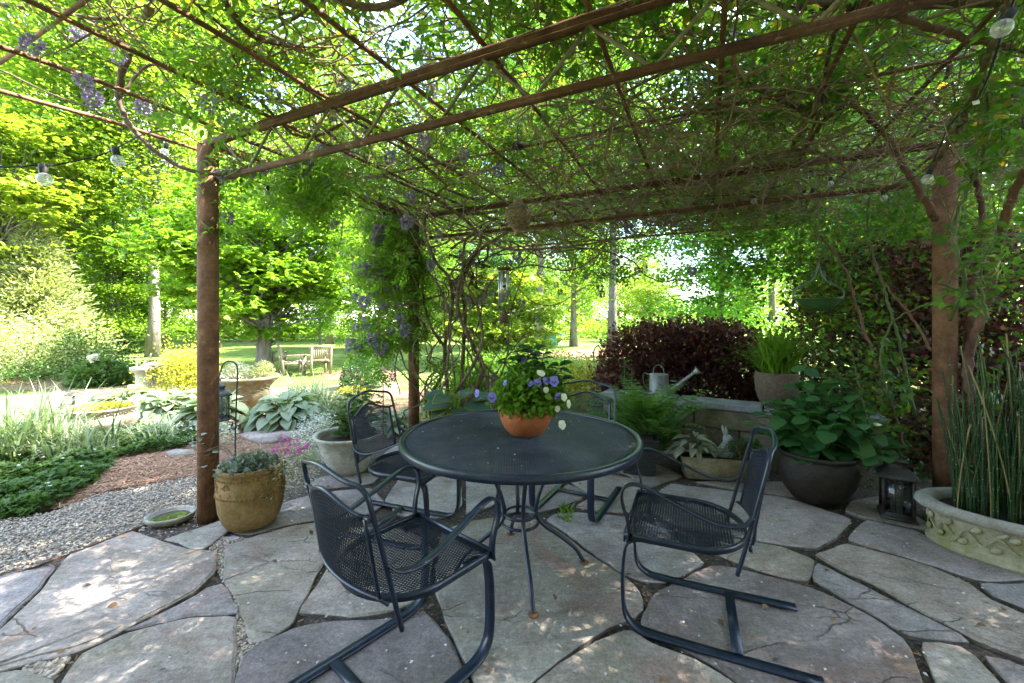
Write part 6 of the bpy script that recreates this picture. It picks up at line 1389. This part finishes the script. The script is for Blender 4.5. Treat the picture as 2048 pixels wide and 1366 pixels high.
CN = [([(1960,930,2.75),(1950,830,2.75),(1935,740,2.75),(1945,680,2.75),(1975,600,2.7),(1990,520,2.65),(2010,440,2.5),(2030,380,2.4),(2060,330,2.3)],.030,.022,M_cane,40),
 ([(1930,760,2.8),(1940,640,2.8),(1950,560,2.85),(1965,480,2.85),(1960,400,2.9),(1945,350,2.9),(1900,300,2.9)],.022,.016,M_cane,30),
 ([(1810,900,3.0),(1780,800,3.1),(1750,720,3.2),(1715,620,3.3),(1690,540,3.4),(1650,480,3.5),(1625,470,3.5)],.012,.007,M_cane,40),
 ([(1830,830,3.0),(1800,690,3.1),(1775,600,3.1),(1750,520,3.2),(1735,450,3.3),(1740,380,3.3)],.010,.006,M_gcane,40),
 ([(1862,700,2.6),(1820,630,2.8),(1770,570,2.9),(1745,520,3.0)],.008,.005,M_cane,20),
 ([(1780,800,2.9),(1760,720,2.9),(1790,640,2.9),(1880,600,2.6),(1900,560,2.5)],.008,.005,M_gcane,24),
 ([(1900,640,2.3),(1930,560,2.1),(1905,480,2.1),(1925,400,2.1),(1960,330,2.0),(1975,230,1.8),(1960,110,1.6)],.009,.006,M_gcane,40),
 ([(1975,640,2.2),(1960,560,2.2),(1990,470,2.2)],.007,.004,M_gcane,20),
 ([(1740,880,2.9),(1725,800,3.0),(1700,690,3.1)],.006,.004,M_gcane,20),
 ([(1870,440,2.6),(1850,400,2.6),(1800,320,2.7),(1770,270,2.7),(1700,210,2.6),(1640,250,2.7),(1605,310,2.8)],.022,.014,M_cane,20),
 ([(1845,360,2.3),(1880,310,2.1),(1930,230,1.85),(1960,150,1.65),(2000,60,1.4),(2020,-20,1.2)],.013,.010,M_bark,0),
 ([(1640,230,2.5),(1540,190,2.4),(1440,130,2.3),(1360,90,2.2),(1260,30,2.0)],.016,.012,M_bark,0),
 ([(1060,215,2.6),(1200,200,2.6),(1350,140,2.5),(1450,150,2.4),(1600,220,2.5)],.010,.012,M_bark,0),
 ([(1600,320,2.7),(1640,220,2.4),(1660,100,2.0),(1700,10,1.7)],.010,.008,M_bark,0),
 ([(1760,20,1.6),(1850,50,1.6),(1950,80,1.6),(2060,100,1.6)],.016,.012,M_cane,0),
 ([(1380,0,1.9),(1500,5,1.9),(1650,15,1.8),(1760,25,1.7)],.012,.010,M_cane,0),
 ([(1690,330,2.8),(1600,300,2.9),(1480,330,3.1),(1380,370,3.3),(1280,390,3.6)],.013,.008,M_bark,0)]
for c in CN: cane(*c)
def rdens(t, s): return np.where(t > 2.2, 1., .35)
P, R_ = twig_batch(3200, (1.4,5.6), (-2.4,3.2), (ZT-.20, ZT+.26), .75, .0037, 8, .45, dens=rdens); o = robj(MB().tubes(P, R_, 3), 'dead_twigs', M_twig); o['kind'] = 'stuff'
P, R_ = twig_batch(260, (3.2,5.2), (.2,3.0), (ZT-.35, ZT+.1), .6, .003, 8, .45, sag=.12); o = robj(MB().tubes(P, R_, 3), 'hanging_twigs', M_twig); o['kind'] = 'stuff'
robj(wcanopy(8800, (1.7,6.6), (-2.6,4.8), (ZT+.05, ZT+.55), .115, ROSE, lambda t, s: np.where(t > 2.8, 1., .55)), 'leaves', LM_rose)
P = pxcloud([(1440,1860,420,560,3.6,5.2,900),(1560,1860,540,690,3.4,4.8,520),(1400,1560,470,600,4.2,5.2,170),(1900,2080,180,330,1.7,2.4,110),(1890,2060,440,620,2.0,2.7,90),(1960,2080,0,240,1.4,2.2,120),(1700,1900,360,480,2.9,4,260),(1640,1860,680,860,2.9,3.6,170)])
robj(scatter(MB(), ROSE, P, .105*NR.uniform(.6,1.2,len(P)), -.2, .45, .6), 'hanging_leaves', LM_rose)
n = len(P)//3; Q = P[::3]; tw = np.stack([Q, Q + NR.normal(0,.06,Q.shape) + [0,0,.05], Q + NR.normal(0,.12,Q.shape) + [0,0,.14]], 1); o = robj(MB().tubes(tw, np.full(tw.shape[:2], .002), 3), 'leaf_twigs', M_gcane); o['kind'] = 'stuff'
x = NR.uniform(3.4, 6.2, 3800); y = NR.uniform(.6, 4.2, 3800); z = NR.uniform(.2, 2.7, 3800); kp = (x/y*F + CX > 1990) | (y > 3.3)
robj(scatter(MB(), ROSE, np.c_[x, y, z][kp], .12*NR.uniform(.6,1.2,kp.sum()), -.2, .45, .6), 'side_leaves', LM_rose)

# ------------------------------------------------------------------ house behind the camera, unseen, added to shade and warm the patio
M_siding = solid('warm_buff_siding', [(.3,(.36,.31,.23)),(.7,(.50,.44,.34))], 4, .9, .3, 30)
M_roof = solid('brown_shingle', [(.3,(.06,.05,.045)),(.7,(.14,.12,.10))], 8, .95, .6, 40)
M_win = bpy.data.materials.new('window_glass'); M_win.use_nodes = True; _b = M_win.node_tree.nodes['Principled BSDF']; _b.inputs['Base Color'].default_value = (.02,.025,.03,1); _b.inputs['Roughness'].default_value = .05
hs = thing('added_house', 'unseen buff sided building added behind the viewer to shade and warm the patio', 'added_house', (-1, -3.2, 0))
for k in range(26): MB().box((0, .012*(k % 2), .12 + .17*k), (20, .30, .172)).obj('siding_board', M_siding, hs)
MB().add([[-10.6,.75,4.45],[10.6,.75,4.45],[10.6,-3.2,6.6],[-10.6,-3.2,6.6],[-10.6,.75,4.6],[10.6,.75,4.6],[10.6,-3.2,6.8],[-10.6,-3.2,6.8]], Q=[[0,3,2,1],[4,5,6,7],[0,1,5,4],[1,2,6,5],[2,3,7,6],[3,0,4,7]]).obj('roof', M_roof, hs)
for x in (-7,-3.6,4.2,7.4):
    f = MB().box((x,.17,1.9), (1.5,.06,1.7)).obj('window', M_white, hs); MB().box((x,.205,1.9), (1.3,.03,1.5)).obj('pane', M_win, f)
dr = MB().box((.6,.17,1.1), (1.9,.06,2.2)).obj('door', M_white, hs); MB().box((.15,.205,1.15), (.75,.03,1.9)).obj('pane', M_win, dr); MB().box((1.05,.205,1.15), (.75,.03,1.9)).obj('pane', M_win, dr)
